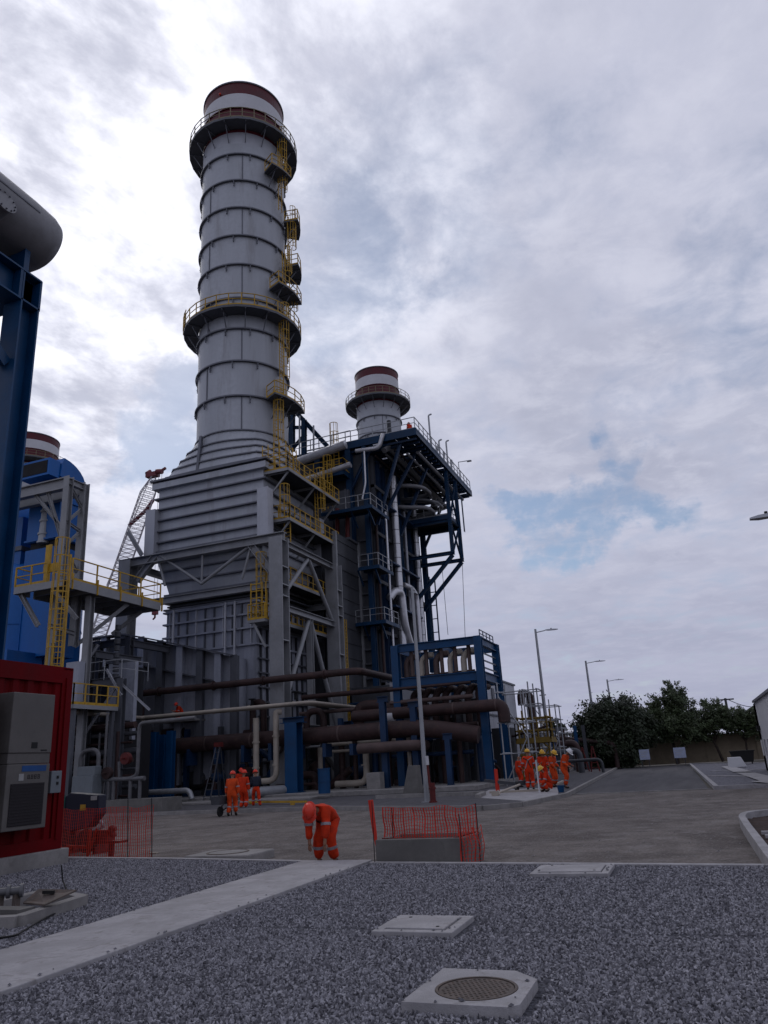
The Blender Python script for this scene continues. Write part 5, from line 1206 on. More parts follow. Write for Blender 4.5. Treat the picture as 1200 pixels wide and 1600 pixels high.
# floor-level things on the slab
def ground_pipe(pts,r,m,label): mb=MB(); mb.tube(fillet(pts,r*3),r,12); tag(mb.build('loose_pipe',m,None,at=pts[0]),label,'pipe')
a=aZ(375,1240,.45); b=aZ(468,1232,.45); ground_pipe([a,b],.28,GALV,'fat galvanised pipe lying on the slab left of the blue post')
a=aY(300,1240,40.4); ground_pipe([(a.x-7,40.4,.75),(a.x-.2,40.4,.75),(a.x,40.4,.25)],.16,GALV,'pipe along the slab edge ending in a downward bend by the step ladder')
bb=aZ(584,1240,.02); mb=MB(); a_=aY(584,1207,bb.y); mb.box(bb.x-.42,bb.x+.42,bb.y,bb.y+.7,0.001,a_.z); tag(bevel(mb.build('concrete_block',CON,None,at=bb),.02),'plain grey concrete pedestal standing before the dark steel post','concrete pedestal')
bb=aZ(643,1240,.02); mb=MB(); a_=aY(645,1196,bb.y); mb.add([(bb.x-.5,bb.y,0),(bb.x+.4,bb.y,0),(bb.x+.4,bb.y+.8,0),(bb.x-.5,bb.y+.8,0),(bb.x-.15,bb.y+.1,a_.z),(bb.x+.35,bb.y+.1,a_.z),(bb.x+.35,bb.y+.7,a_.z),(bb.x-.15,bb.y+.7,a_.z)],[(0,3,2,1),(4,5,6,7),(0,1,5,4),(1,2,6,5),(2,3,7,6),(3,0,4,7)]); tag(bevel(mb.build('tapered_pedestal',COND,None,at=bb),.02),'dark tapered concrete pedestal beside the nearest lamp post','concrete pedestal')
# step ladder
sb=aZ(322,1254,.0); t=thing('step_ladder','aluminium step ladder with a red top leaning among the pipes','ladder',(sb.x,sb.y,0))
hh=aY(333,1166,sb.y).z
for dx in (-.25,.25): mb=MB(); mb.bar((sb.x+dx,sb.y,0),(sb.x+.45+dx*.55,sb.y+.5,hh),.07,.05); mb.build('rail',CAS,t); mb=MB(); mb.bar((sb.x+.45+dx,sb.y+1.1,0),(sb.x+.45+dx*.55,sb.y+.55,hh),.05); mb.build('rear_leg',CASD,t)
for k in range(1,9): f=k/9; w_=.25*(1-.45*f); mb=MB(); mb.box(sb.x+.45*f-w_,sb.x+.45*f+w_,sb.y+.5*f-.06,sb.y+.5*f+.06,hh*f-.015,hh*f+.015); mb.build('step',CAS,t)
mb=MB(); mb.box(sb.x+.25,sb.x+.7,sb.y+.35,sb.y+.7,hh-.03,hh+.22); mb.build('top_cap',RDM,t)
a=aZ(380,1257);b=aZ(478,1257); mb=MB(); mb.bar(a+Vector((0,0,.12)),b+Vector((0,0,.12)),.16,.08); mb.bar(a+Vector((.4,0,.04)),a+Vector((.6,0,.04)),.1); mb.bar(b-Vector((.8,0,-.04)),b-Vector((.6,0,-.04)),.1); tag(mb.build('yellow_beam',YEL,None,at=a),'long yellow beam lying on the ground right of the walking workers','beam')
bx=aZ(507,1240,.25); mb=MB(); mb.cyl((bx.x,bx.y),.33,.26,1.5,18); mb.cyl((bx.x,bx.y),.36,1.5,1.55,18); mb.cyl((bx.x,bx.y),.35,.85,.9,18); tag(mb.build('blue_drum',BLU,None,at=bx),'dark blue drum standing between the two big blue posts','drum')
# ------------------------------------------------------------------ lamps
LG='street lamps along the plant road'
def lamp(x,y,h,ang,label,r=.09,arm=1.0,z0=0,grp=LG):
    t=thing('street_lamp',label,'street lamp',(x,y,z0),grp)
    mb=MB(); mb.tube([(x,y,z0+.02),(x,y,z0+.35),(x,y,z0+h)],[r,r*.95,r*.55],12); mb.build('pole',GALV,t)
    mb=MB(); mb.box(x-.18,x+.18,y-.18,y+.18,z0+.0,z0+.03); mb.build('base_plate',GALV,t)
    d=Vector((math.cos(ang),math.sin(ang),0)); p=Vector((x,y,z0+h-.25))
    mb=MB(); mb.tube([p,p+d*arm*.45+Vector((0,0,.08))],.035,8); mb.build('arm',GALV,t)
    q=p+d*(arm*.45)+Vector((0,0,.08)); s_=d.cross(Vector((0,0,1))); mb=MB()
    prof=[(0,.05,.0,.05),(.15,.11,-.03,.07),(.45,.13,-.035,.05),(.62,.08,-.02,.02)]; vs=[]
    for (l,w,zb_,zt_) in prof: vs+=[q+d*l*arm+s_*w+Vector((0,0,zb_)),q+d*l*arm-s_*w+Vector((0,0,zb_)),q+d*l*arm-s_*w*.7+Vector((0,0,zt_)),q+d*l*arm+s_*w*.7+Vector((0,0,zt_))]
    fs=[(i*4+k,i*4+(k+1)%4,i*4+4+(k+1)%4,i*4+4+k) for i in range(3) for k in range(4)]+[(3,2,1,0),(12,13,14,15)]
    mb.add(vs,fs); mb.build('lamp_head',STK2,t)
    mb=MB(); mb.tube([q+d*.3*arm+Vector((0,0,.05)),q+d*.3*arm+Vector((0,0,.13))],.04,8); mb.build('photocell',BLACK,t)
    return t
lamp(-10.65,31.5,9.05,R_(100),'nearest street lamp post, standing in front of the rusty pipes',.11)
lamp(-9.4,54.9,10.2,R_(0),'street lamp rising behind the group of orange-clad workers',.14,1.5)
lamp(-8.95,79.5,10.3,R_(0),'middle street lamp against the sky left of the dark trees',.17,1.8)
lamp(-9.6,107,10.6,R_(0),'farthest street lamp, its pole crossing the dark trees',.19,2.0)
lamp(3.45,20.0,7.0,R_(180),'street lamp at the right edge, only its head reaching into the picture',.09,1.2,0,LG)
mb=MB(); a=aY(848,1086,120); mb.tube([(a.x,120,0),a],.16,8); mb.tube([a-Vector((.5,0,0)),a+Vector((.5,0,0))],.1,6); tag(mb.build('utility_pole',GALV,None,at=(a.x,120,0)),'slim far pole seen just right of the second lamp','pole')
# ------------------------------------------------------------------ posts, bollards, marker near lamp
bp0=aZ(677,1254); t=thing('standpipe','red standpipe with a pink-white capped post beside the nearest lamp','standpipe',bp0)
mb=MB(); mb.cyl((bp0.x,bp0.y),.12,0,.75,14); mb.cyl((bp0.x,bp0.y),.17,0,.06,14); mb.cyl((bp0.x,bp0.y),.15,.5,.58,14); mb.build('body',RDM,t)
mb=MB(); mb.tube([(bp0.x-.1,bp0.y,.6),(bp0.x-.13,bp0.y,1.45)],.05,8); mb.build('post',RDM,t); mb=MB(); mb.tube([(bp0.x-.13,bp0.y,1.45),(bp0.x-.14,bp0.y,1.8)],.07,8); mb.build('cap',WHT,t)
b0=aZ(778,1238); t=thing('bollard','orange plastic marker post on the fresh concrete apron','marker post',b0)
mb=MB(); mb.cyl((b0.x,b0.y),.10,.005,1.05,14,.085); mb.build('tube',MSH,t); mb=MB(); mb.cyl((b0.x,b0.y),.15,.003,.05,14); mb.build('foot',MSH,t)
OCH2=mat('dull_yellow',(.17,.11,.02),.6,0,.2,2,dirt=.3)
# ------------------------------------------------------------------ scaffolds to the right of the module
def scaffold(label,x0,x1,y0,y1,z1,nx,nz,m=GALV,r=.045,brace=True):
    t=thing('scaffold',label,'scaffold',((x0+x1)/2,(y0+y1)/2,0))
    for i in range(nx+1):
        for y in (y0,y1):
            x=x0+(x1-x0)*i/nx; mb=MB(); mb.tube([(x,y,0),(x,y,z1+(.6 if (i+int(y))%2 else 0))],r,6); mb.build('standard',m,t)
    for k in range(1,nz+1):
        z=z1*k/nz
        for y in (y0,y1): mb=MB(); mb.tube([(x0-.2,y,z),(x1+.2,y,z)],r*.85,6); mb.build('ledger',m,t)
        for x in (x0,x1): mb=MB(); mb.tube([(x,y0-.2,z+.05),(x,y1+.2,z+.05)],r*.85,6); mb.build('transom',m,t)
    if brace:
        mb=MB(); mb.tube([(x0,y0-.06,0.1),(x1,y0-.06,z1*.5)],r*.85,6); mb.build('brace',m,t)
        mb=MB(); mb.tube([(x1,y0-.06,z1*.5),(x0,y0-.06,z1*.96)],r*.85,6); mb.build('brace',m,t)
    return t
scaffold('galvanised tube scaffold at the foot of the blue module, beside the workers',-10.4,-8.9,45.2,47.2,5.2,1,3)
a=aY(818,1072,56); scaffold('tall bare tube scaffold against the sky behind the pale enclosure',a.x-.3,a.x+.9,56,58,a.z-.3,2,6,GALV,.05,False)
a=aY(835,1096,60); scaffold('shorter tube scaffold just right of the tall bare one',a.x,a.x+1.5,60,62,a.z-.4,2,5,GALV,.045)
a=aY(815,1118,52); scaffold('yellow scaffold tower left of the second lamp',a.x-.3,a.x+1.6,52,53.6,a.z-.2,2,5,OCH2,.06)
t=acc('yellow-railed stair landing on top of the yellow scaffold tower',a.x-.5,a.x+1.8,51.8,53.8,a.z-1.6,'SENW',OCH2,False,OCH2,.2)
# distant pipework right
dp=thing('far_pipework','low distant pipework and frames left of the dark trees','pipework',(-14,80,0))
for (x0,y0,x1,y1,Yp,r,m_) in ((862,1152,960,1162,78,.22,RST),(870,1145,915,1146,82,.2,SIL),(860,1165,900,1160,70,.3,RST),(850,1180,905,1172,66,.25,CASD),(905,1160,985,1164,90,.12,SIL),(912,1170,968,1172,86,.1,SIL),(880,1190,940,1186,64,.12,CASD),(905,1178,960,1180,84,.3,RST)):
    mb=MB(); a=aY(x0,y0,Yp); b=aY(x1,y1,Yp); mb.tube(fillet([(a.x,Yp,0),a,b,(b.x,Yp,0)],.6),r,8); mb.build('pipe',m_,dp)
for x_,Yp,h in ((868,66,3.5),(885,70,3.6),(905,76,4),(918,76,4),(940,84,3),(862,80,5)): a=aY(x_,1190,Yp); mb=MB(); mb.ibeam((a.x,Yp,0),(a.x,Yp,h),.3,.3,(0,1,0)); mb.build('post',rd.choice((CASD,BLU,RST)),dp)
for k in range(7): 
    a=aY(868+k*14,1190,74+k*2); mb=MB(); mb.box(a.x-.8,a.x+.8,a.y,a.y+1.5,0,1.6+.4*(k%3)); mb.build('machine',rd.choice((CASD,RDM,BLK,CAS)),dp)
mb=MB(); a=aY(856,1137,112); b=aY(876,1137,112); mb.box(a.x-7,b.x,112,118,0,a.z); mb.build('shed',CAS,dp)
for x_,l_ in ((908,'left red A-frame ladder in the distant pipework'),(924,'red barrier frame standing right of the red A-frame ladder')):
    a=aZ(x_,1206); t=thing('red_frame',l_,'frame',a)
    mb=MB(); mb.bar(a,a+Vector((.3,0,2.0)),.1); mb.build('leg',RDM,t); mb=MB(); mb.bar(a+Vector((.7,0,0)),a+Vector((.35,0,2.0)),.1); mb.build('leg',RDM,t)
    for k in range(4): mb=MB(); mb.bar(a+Vector((.08*k,0,.4*k+.3)),a+Vector((.65-.08*k,0,.4*k+.3)),.06); mb.build('rung',RDM,t)
# ------------------------------------------------------------------ orange nets
def net(t,p0,p1,z0,z1,cx=.05,cz=.055,sag=.05,th=.007,name='net',seed=1,lean=0.):
    p0=Vector(p0);p1=Vector(p1); L=(p1-p0).length; d=(p1-p0)/L; nr=Vector((-d.y,d.x,0)); rr_=random.Random(seed)
    nx=int(L/cx); nz=int((z1-z0)/cz)
    def P(u,v):
        x=u*L; z=z0+(z1-z0)*v
        wob=noise.noise(Vector((x*1.7,v*1.4,seed)))*sag; ww=noise.noise(Vector((x*2.3,v*2,seed+9)))
        return p0+d*(x+ww*.03+lean*v)+nr*wob*1.6+Vector((0,0,z-p0.z+ww*.05-(1-abs(2*(u*3%1)-1))*sag*.8*v))
    mb=MB()
    for i in range(nx+1):
        u=i/nx
        for j in range(nz): mb.bar(P(u,j/nz),P(u,(j+1)/nz),th*(3.2 if i%4==0 else 1.7),.004,nr)
    for j in range(nz+1):
        v=j/nz; m=max(6,nx//2)
        for i in range(m): mb.bar(P(i/m,v),P((i+1)/m,v),.004,th*.8,Vector((0,0,1)))
    return mb.build(name,MSH,t,flip=False)
bt=thing('barrier_net','orange safety net on thin rods behind the square concrete box','safety net',(-4.6,13.4,RZ))
g0=(-5.42,13.02);g1=(-3.62,12.98)
A=Vector((-5.45,13.6,0)); B=Vector((-3.68,13.42,0))
za=aY(583,1262,13.6).z; zb_=aY(583,1313,13.6).z
net(bt,A,B,zb_,za,.05,.05,.05,.008,'net',3)
for x_,y0_,y1_,Yp in ((581,1252,1352,13.0),(612,1262,1312,13.6),(717,1272,1352,12.95),(743,1255,1348,13.35)):
    a=aY(x_,y0_,Yp); b=aY(x_+2,y1_,Yp); mb=MB(); mb.tube([(a.x,Yp,RZ),(a.x,Yp,a.z)],.008,6); mb.build('rod',BLACK,bt)
a=aY(579,1250,13.3); mb=MB(); mb.tube([(a.x,13.3,a.z),(a.x+.02,13.3,a.z-.25),(a.x+.05,13.3,a.z-.55),(a.x+.07,13.3,a.z-.75)],[.05,.045,.04,.02],8); mb.build('rolled_net',MSH,bt)
mb=MB(); mb.tube([A+Vector((.1,-.35,zb_+.06)),A+Vector((.8,-.38,zb_+.04)),B+Vector((-.4,-.3,zb_+.03)),B+Vector((0,-.1,zb_+.12))],.014,6); mb.build('hem_rope',RDM,bt)
net(bt,(-3.86,12.98,0),(-3.55,13.25,0),.0,.55,.06,.06,.12,.007,'net',5)
cbx=thing('concrete_box','low square concrete chamber with an open top behind the yard kerb','concrete box',(-4.6,13.3,RZ))
X0b,X1b,Y0b,Y1b,ztb=-5.42,-3.82,12.98+.12,14.2,.36
for (a,b,c,d_) in ((X0b,X1b,Y0b,Y0b+.12),(X0b,X1b,Y1b-.12,Y1b),(X0b,X0b+.12,Y0b+.121,Y1b-.121),(X1b-.12,X1b,Y0b+.121,Y1b-.121)):
    mb=MB(); mb.box(a,b,c,d_,RZ-.02,ztb); bevel(mb.build('wall',COND,cbx),.012)
mb=MB(); mb.box(X0b+.12,X1b-.12,Y0b+.12,Y1b-.12,RZ,ztb-.1); mb.build('filling',CON,cbx)
ln=thing('left_net','faded orange safety net on black rods beside the red container','safety net',(-12.8,15,RZ)); ln.name='barrier_net.001'
A=Vector((-14.4,15.1,0)); Bq=aY(239,1258,15.0)
net(ln,A,(Bq.x,15.0,0),RZ,Bq.z,.055,.07,.04,.0065,'net',8)
for x_ in (200,237): a=aY(x_,1247,14.95); mb=MB(); mb.tube([(a.x+.07,14.95,RZ),(a.x,14.95,a.z)],.01,6); mb.build('rod',BLACK,ln)
# navy engine-driven machine on red stand
a=aY(97,1242,16.2); b=aY(154,1296,16.2); c_=aY(154,1240,16.2)
gm=thing('site_generator','navy blue site generator with a yellow sticker behind the red container','generator',(a.x+.6,16.2,RZ))
mb=MB(); mb.prism([(a.x-.2,16.2,b.z-.1),(c_.x-.25,16.2,b.z+.05),(c_.x+.02,16.2,b.z+.35),(c_.x,16.2,c_.z-.03),(a.x+.25,16.2,c_.z+.06),(a.x,16.2,c_.z-.1)],None,(0,.3,0)); bevel(mb.build('housing',DBLU,gm),.03)
mb=MB(); mb.box(a.x-.05,a.x+.12,16.16,16.2,b.z+.1,c_.z); mb.build('teal_panel',GRN,gm)
mb=MB(); mb.box(c_.x-.55,c_.x-.38,16.19,16.199,c_.z-.38,c_.z-.24); mb.build('yellow_sticker',YEL,gm)
mb=MB(); mb.box(c_.x-.22,c_.x-.04,16.18,16.2,c_.z-.15,c_.z-.05); mb.build('vent_label',WLB,gm)
mb=MB(); mb.tube([(c_.x+.02,16.3,b.z+.2),(c_.x+.12,16.3,b.z+.05),(c_.x-.2,16.3,b.z-.02)],.05,8); mb.build('exhaust',GALV,gm)
for dx in (0,1.0): mb=MB(); mb.box(a.x+dx,a.x+dx+.08,16.3,17,RZ,b.z-.05); mb.build('leg',RDM,gm)
for dx in (.15,.85): mb=MB(); mb.tube([(a.x+dx,16.2,.2),(a.x+dx,16.35,.2)],.28,18); mb.build('wheel',BLACK,gm)
vs_=thing('pipe_vise','dark red pipe-threading stand with a tray in front of the generator','stand',(-13.3,15.8,RZ))
q0=aY(172,1316,15.7); 
mb=MB(); mb.box(q0.x-.5,q0.x+.35,15.6,15.9,q0.z-.02,q0.z+.03); mb.build('tray',RDM,vs_)
mb=MB(); mb.tube([(q0.x,15.75,RZ),(q0.x,15.75,q0.z)],.06,8); mb.build('stem',RDM,vs_)
mb=MB(); mb.box(q0.x-.35,q0.x-.05,15.6,15.85,q0.z+.03,q0.z+.28); mb.tube([(q0.x-.2,15.7,q0.z+.15),(q0.x+.15,15.7,q0.z+.3)],.05,8); mb.tube([(q0.x+.0,15.7,q0.z+.35),(q0.x+.1,15.7,q0.z+.12)],.07,8); mb.build('vise_head',RDM,vs_)
TRS=mat('trestle_orange',(.26,.02,.008),.6,0,.3,8,dirt=.3)
sh=thing('sawhorse','bright orange trestle with slanted legs under the generator','trestle',(-14.2,15.3,RZ))
q1=aY(140,1296,15.3); q2=aY(133,1338,15.3); q3=aY(104,1322,15.3); q4=aY(97,1340,15.3)
for a_,b_,w_ in ((q1,Vector((q2.x+.06,15.3,RZ)),.045),(q1+Vector((-.05,.3,0)),Vector((q2.x-.12,15.5,RZ)),.05),(q3,Vector((q4.x,15.3,RZ)),.04),(q3+Vector((.1,0,0)),Vector((q4.x+.2,15.3,RZ)),.04),(q3,Vector((q2.x,15.3,q3.z-.03)),.05)):
    mb=MB(); mb.bar(a_,b_,w_); mb.build('leg' if w_!=.05 else 'rail',TRS,sh)
pb_=aZ(240,1334,RZ); mb=MB(); mb.box(pb_.x-.12,pb_.x+.1,pb_.y-.03,pb_.y+.06,RZ,RZ+.03); tag(mb.build('timber_offcut',CRM,None,at=pb_),'small pale timber offcut on the dirt beside the left net','offcut')
# ------------------------------------------------------------------ people
def ik(a,b,l1,l2,pole):
    a=Vector(a);b=Vector(b); d=b-a; L=min(d.length,(l1+l2)*.999); dn=d.normalized(); b=a+dn*L
    x=(l1*l1-l2*l2+L*L)/(2*L); h=math.sqrt(max(0,l1*l1-x*x)); p=Vector(pole); p=(p-dn*p.dot(dn)); p=p.normalized() if p.length>1e-5 else Vector((0,1,0))
    return a+dn*x+p*h,b
def skin_mesh(name,verts,edges,radii,roots,m,parent,T,sub=2):
    me=bpy.data.meshes.new(name); me.from_pydata([tuple(T@Vector(v)) for v in verts],edges,[]); me.materials.append(m)
    o=bpy.data.objects.new(name,me); COL.objects.link(o); o.parent=parent
    sk=o.modifiers.new('skin','SKIN'); sk.use_smooth_shade=True
    sv=me.skin_vertices[0].data
    for i,r in enumerate(radii): sv[i].radius=(r,r) if not isinstance(r,tuple) else r; sv[i].use_root=(i in roots)
    ss=o.modifiers.new('sub','SUBSURF'); ss.levels=sub; ss.render_levels=sub
    if m in CLOTH:
        tx=bpy.data.textures.get('cloth_folds') or bpy.data.textures.new('cloth_folds','CLOUDS'); tx.noise_scale=.11; tx.noise_depth=3
        dm=o.modifiers.new('folds','DISPLACE'); dm.texture=tx; dm.strength=.055; dm.mid_level=.5; dm.texture_coords='LOCAL'
    return o
CLOTH=(ORG,ORG2,NAV)
class Sk:
    def __init__(s): s.v=[];s.e=[];s.r=[];s.roots=[]
    def n(s,p,r,par=None):
        s.v.append(Vector(p)); s.r.append(r); i=len(s.v)-1
        if par is None: s.roots.append(i)
        else: s.e.append((par,i))
        return i
    def build(s,name,m,parent,T,sub=2): return skin_mesh(name,s.v,s.e,s.r,set(s.roots),m,parent,T,sub)
def person(label,x,y,z,face,hip=(0,0,.93),lean=5,side=0,feet=((-.12,0),(.12,0)),hands=None,head=0,cover=ORG,top=None,helmet=HEL,H=1.72,harness=False,knee=(0,1,0),footz=(0,0),detail=False,twist=0):
    t=thing('person',label,'person',(x,y,z)); t.rotation_euler=(0,0,face)
    k=H/1.75; T=Matrix.Scale(k,4)
    hp=Vector(hip); le=R_(lean); sd=R_(side)
    upv=Vector((math.sin(sd),math.sin(le)*math.cos(sd),math.cos(le)*math.cos(sd)))
    fwv=Vector((0,math.cos(le),-math.sin(le))); rt_=Vector((1,0,0)); rt_=(rt_-upv*rt_.dot(upv)).normalized()
    rt_=Matrix.Rotation(R_(twist),3,'Z')@rt_
    waist=hp+upv*.14; chest=hp+upv*.34; neck=hp+upv*.50; hl=R_(lean+head)
    hu=Vector((math.sin(sd),math.sin(hl),math.cos(hl))); hf=Vector((0,math.cos(hl),-math.sin(hl)))
    hd=neck+hu*.17+hf*.03
    shL,shR=neck-rt_*.19-upv*.05,neck+rt_*.19-upv*.05
    if hands is None: hands=((-.27,.08,.78),(.27,.08,.78))
    el=[];ha=[]
    for sh_,h_ in ((shL,hands[0]),(shR,hands[1])):
        e,h=ik(sh_,h_,.29,.27,(0,-.8,-.3) if lean<40 else (sh_.x*3,-.3,.2)); el.append(e); ha.append(h)
    kn=[];an=[]
    for s_,f,fz in ((-1,feet[0],footz[0]),(1,feet[1],footz[1])):
        hj=hp+Vector((s_*.095,0,-.04)); kk,a=ik(hj,(f[0],f[1],.09+fz),.42,.42,knee); kn.append((hj,kk)); an.append(a)
    # body: one continuous mesh
    s=Sk(); r0=s.n(hp,.13); w=s.n(waist,.12,r0); c=s.n(chest,.14,w); n=s.n(neck,.07,c); b1=s.n(neck+hu*.06,.052,n); h1=s.n(hd-hu*.04,.078,b1); h2=s.n(hd+hu*.05,.092,h1); s.n(hd+hu*.10,.06,h2)
    for i,(sh_,e,h) in enumerate(((shL,el[0],ha[0]),(shR,el[1],ha[1]))):
        a=s.n(sh_,.062,c); b=s.n(e,.045,a); w1_=s.n(h,.03,b); dv_=(h-e).normalized(); pm=s.n(h+dv_*.06,.036,w1_)
        sgn=-1 if i==0 else 1; lat=dv_.cross(Vector((0,1,0))); lat=lat.normalized() if lat.length>.1 else Vector((0,0,1)); nrm=dv_.cross(lat).normalized()
        if detail:
            for q,(of,ln_) in enumerate(((-.030,.062),(-.010,.074),(.010,.07),(.030,.055))):
                f0=s.n(h+dv_*.05+lat*of*.7,.0085); f1=s.n(h+dv_*.095+lat*of,.0085,f0); f2=s.n(h+dv_*(.095+ln_*.5)+lat*of+nrm*.010,.008,f1); s.n(h+dv_*(.095+ln_*.85)+lat*of*.9+nrm*.03,.007,f2)
            t0=s.n(h+dv_*.03+lat*-.03,.010); t1=s.n(h+dv_*.065+lat*-.06,.010,t0); s.n(h+dv_*.10+lat*-.07+nrm*.01,.008,t1)
        else: s.n(h+dv_*.14+nrm*.015,.022,pm)
    for i in (0,1):
        a=s.n(kn[i][0],.085,r0); b=s.n(kn[i][1],.055,a); d=s.n(an[i],.04,b); s.n(an[i]+Vector((0,.13,-.05)),.035,d)
    s.build('body',SKN,t,T)
    # coverall
    tm=top or cover
    s=Sk(); r0=s.n(hp,(.20,.175)); w=s.n(waist,(.19,.165),r0); c=s.n(chest,(.21,.175),w); n=s.n(neck-upv*.01,.10,c)
    for sh_,e,h in ((shL,el[0],ha[0]),(shR,el[1],ha[1])):
        a=s.n(sh_,.105,c); b=s.n(sh_.lerp(e,.55),.09,a); b=s.n(e,.08,b); s.n(e.lerp(h,.85),.062,b)
    if top is None:
        for i in (0,1):
            hj,kk=kn[i]; a=s.n(hj-Vector((0,0,.05)),.135,r0); b=s.n(hj.lerp(kk,.5),.12,a); b=s.n(kk,.104,b); b=s.n(kk.lerp(an[i],.5),.104,b); s.n(kk.lerp(an[i],.93),.098,b)
        s.build('coverall',cover,t,T)
    else:
        s.build('jacket',top,t,T)
        s=Sk(); r0=s.n(hp-Vector((0,0,.03)),(.15,.13)); s.n(waist,(.14,.12),r0)
        for i in (0,1):
            hj,kk=kn[i]; a=s.n(hj-Vector((0,0,.05)),.105,r0); b=s.n(hj.lerp(kk,.5),.095,a); b=s.n(kk,.08,b); b=s.n(kk.lerp(an[i],.5),.078,b); s.n(kk.lerp(an[i],.93),.072,b)
        s.build('trousers',cover,t,T)
    # boots
    for i in (0,1):
        s=Sk(); a=s.n(an[i]+Vector((0,-.03,.06)),.062); b=s.n(an[i]+Vector((0,-.02,-.03)),.058,a); c_=s.n(an[i]+Vector((0,.08,-.045)),.05,b); s.n(an[i]+Vector((0,.17,-.055)),.04,c_); s.build('boot',BOOT,t,T,1)
    # helmet: shell plus brim
    if helmet:
        M3=Matrix((rt_,hf,hu)).transposed().to_4x4(); M3.translation=hd+hu*.055
        mb=MB(); mb.sphere((0,0,0),.132,18,12,(.92,1.12,1.0),-.05); mb.v=[T@(M3@v) for v in mb.v]
        org=t.location; sv_=mb
        b2=MB(); n_=24; vs=[]
        for q in (.0,1.0):
            for k_ in range(n_):
                a=2*math.pi*k_/n_; rr=.128+.028*q+(.035*q if math.sin(a)>.3 else 0); vs.append((rr*.95*math.cos(a),rr*1.12*math.sin(a),-.005-.012*q))
        b2.add(vs,[(k_,(k_+1)%n_,n_+(k_+1)%n_,n_+k_) for k_ in range(n_)],True); b2.v=[T@(M3@v) for v in b2.v]
        mb.add(b2.v,b2.f,True); 
        b3=MB(); b3.box(-.012,.012,-.12,.12,.118,.137); b3.v=[T@(M3@v) for v in b3.v]; mb.add(b3.v,b3.f)
        me=bpy.data.meshes.new('helmet'); me.from_pydata([tuple(v) for v in mb.v],[],mb.f); me.materials.append(helmet); me.polygons.foreach_set('use_smooth',[True]*len(me.polygons))
        o=bpy.data.objects.new('helmet',me); COL.objects.link(o); o.parent=t
    # face bits
    def localtube(nm,pts,r,m,n_=10):
        mb=MB(); mb.tube([T@Vector(p) for p in pts],r,n_); me=bpy.data.meshes.new(nm); me.from_pydata([tuple(v) for v in mb.v],[],mb.f); me.materials.append(m)
        o=bpy.data.objects.new(nm,me); COL.objects.link(o); o.parent=t; return o
    localtube('nose',[hd+hf*.085+hu*.02,hd+hf*.115-hu*.015],[.008,.016],SKN,8)
    for s_ in (-1,1): localtube('ear',[hd+rt_*s_*.085+hu*.01,hd+rt_*s_*.095-hu*.03],[.018,.012],SKN,8)
    for s_ in (-1,1): localtube('eye',[hd+hf*.082+rt_*s_*.032+hu*.025,hd+hf*.094+rt_*s_*.032+hu*.025],.008,BOOT,8)
    # reflective bands
    if detail or True:
        for i in (0,1):
            kk=kn[i][1]; p=kk.lerp(an[i],.32); q=kk.lerp(an[i],.44); localtube('reflective_band',[p,q],.108,REF,16)
            sh_,e,h=((shL,el[0],ha[0]),(shR,el[1],ha[1]))[i]
            if top is None: p=sh_.lerp(e,.75); q=sh_.lerp(e,.92); localtube('reflective_band',[p,q],.090,REF,14)
    if harness:
        localtube('harness_strap',[shL+fwv*-.12,chest-fwv*.165,hp+rt_*.13-fwv*.13],.022,BOOT,6); localtube('harness_strap',[shR+fwv*-.12,chest-fwv*.165,hp-rt_*.13-fwv*.13],.022,REF,6)
    return t
def toward(x,y): return math.atan2(-(0-x),(0-y))     # face rotation so that +Y local points to the camera
bp_=aZ(507,1352,-.02)
# bent worker just beyond the kerb, facing the camera, hands by the shins
fx,fy=-6.62,13.62
cam_face=math.atan2(0-fx,-(0-fy))*1.0
def face_cam(x,y,off=0): # rotate local +Y to point at the camera
    return math.atan2(-(-x),(-y))+off
person('worker in an orange coverall and red helmet bending down behind the yard kerb',fx,fy,RZ,face_cam(fx,fy,R_(-32)),hip=(0,-.16,.90),lean=76,head=8,feet=((-.17,-.05),(.17,-.02)),hands=((-.22,.40,.28),(.17,.30,.42)),cover=ORG,helmet=HEL,H=1.70,detail=True)
def at(px,py,z=RZ): p=aZ(px,py,z); return p.x,p.y
x,y=at(362,1275); person('worker in a bright orange coverall walking away, leftmost of the group by the step ladder',x,y,RZ,face_cam(x,y,R_(165)),lean=8,feet=((-.12,-.10),(.13,.16)),hands=((-.30,.14,.72),(.28,.05,.76)),cover=ORG2,helmet=HEL,H=1.78)
x,y=at(380,1266); person('worker in a deep red-orange coverall half hidden in the middle of the left group',x,y,RZ,face_cam(x,y,R_(150)),lean=4,cover=ORG,helmet=HEL,H=1.80)
x,y=at(400,1263); person('worker in a dark jacket and orange trousers, rightmost of the left group',x,y,RZ,face_cam(x,y,R_(190)),lean=12,feet=((-.1,.18),(.16,-.26)),hands=((-.22,.28,.95),(.22,.28,.95)),cover=ORG,top=NAV,helmet=HEL,H=1.80)
a=aY(373,1192,38.9); x,y=a.x,38.9
person('worker with an orange helmet mostly hidden behind the left group',x,y,.12,face_cam(x,y,R_(30)),lean=20,cover=ORG,helmet=HEL)
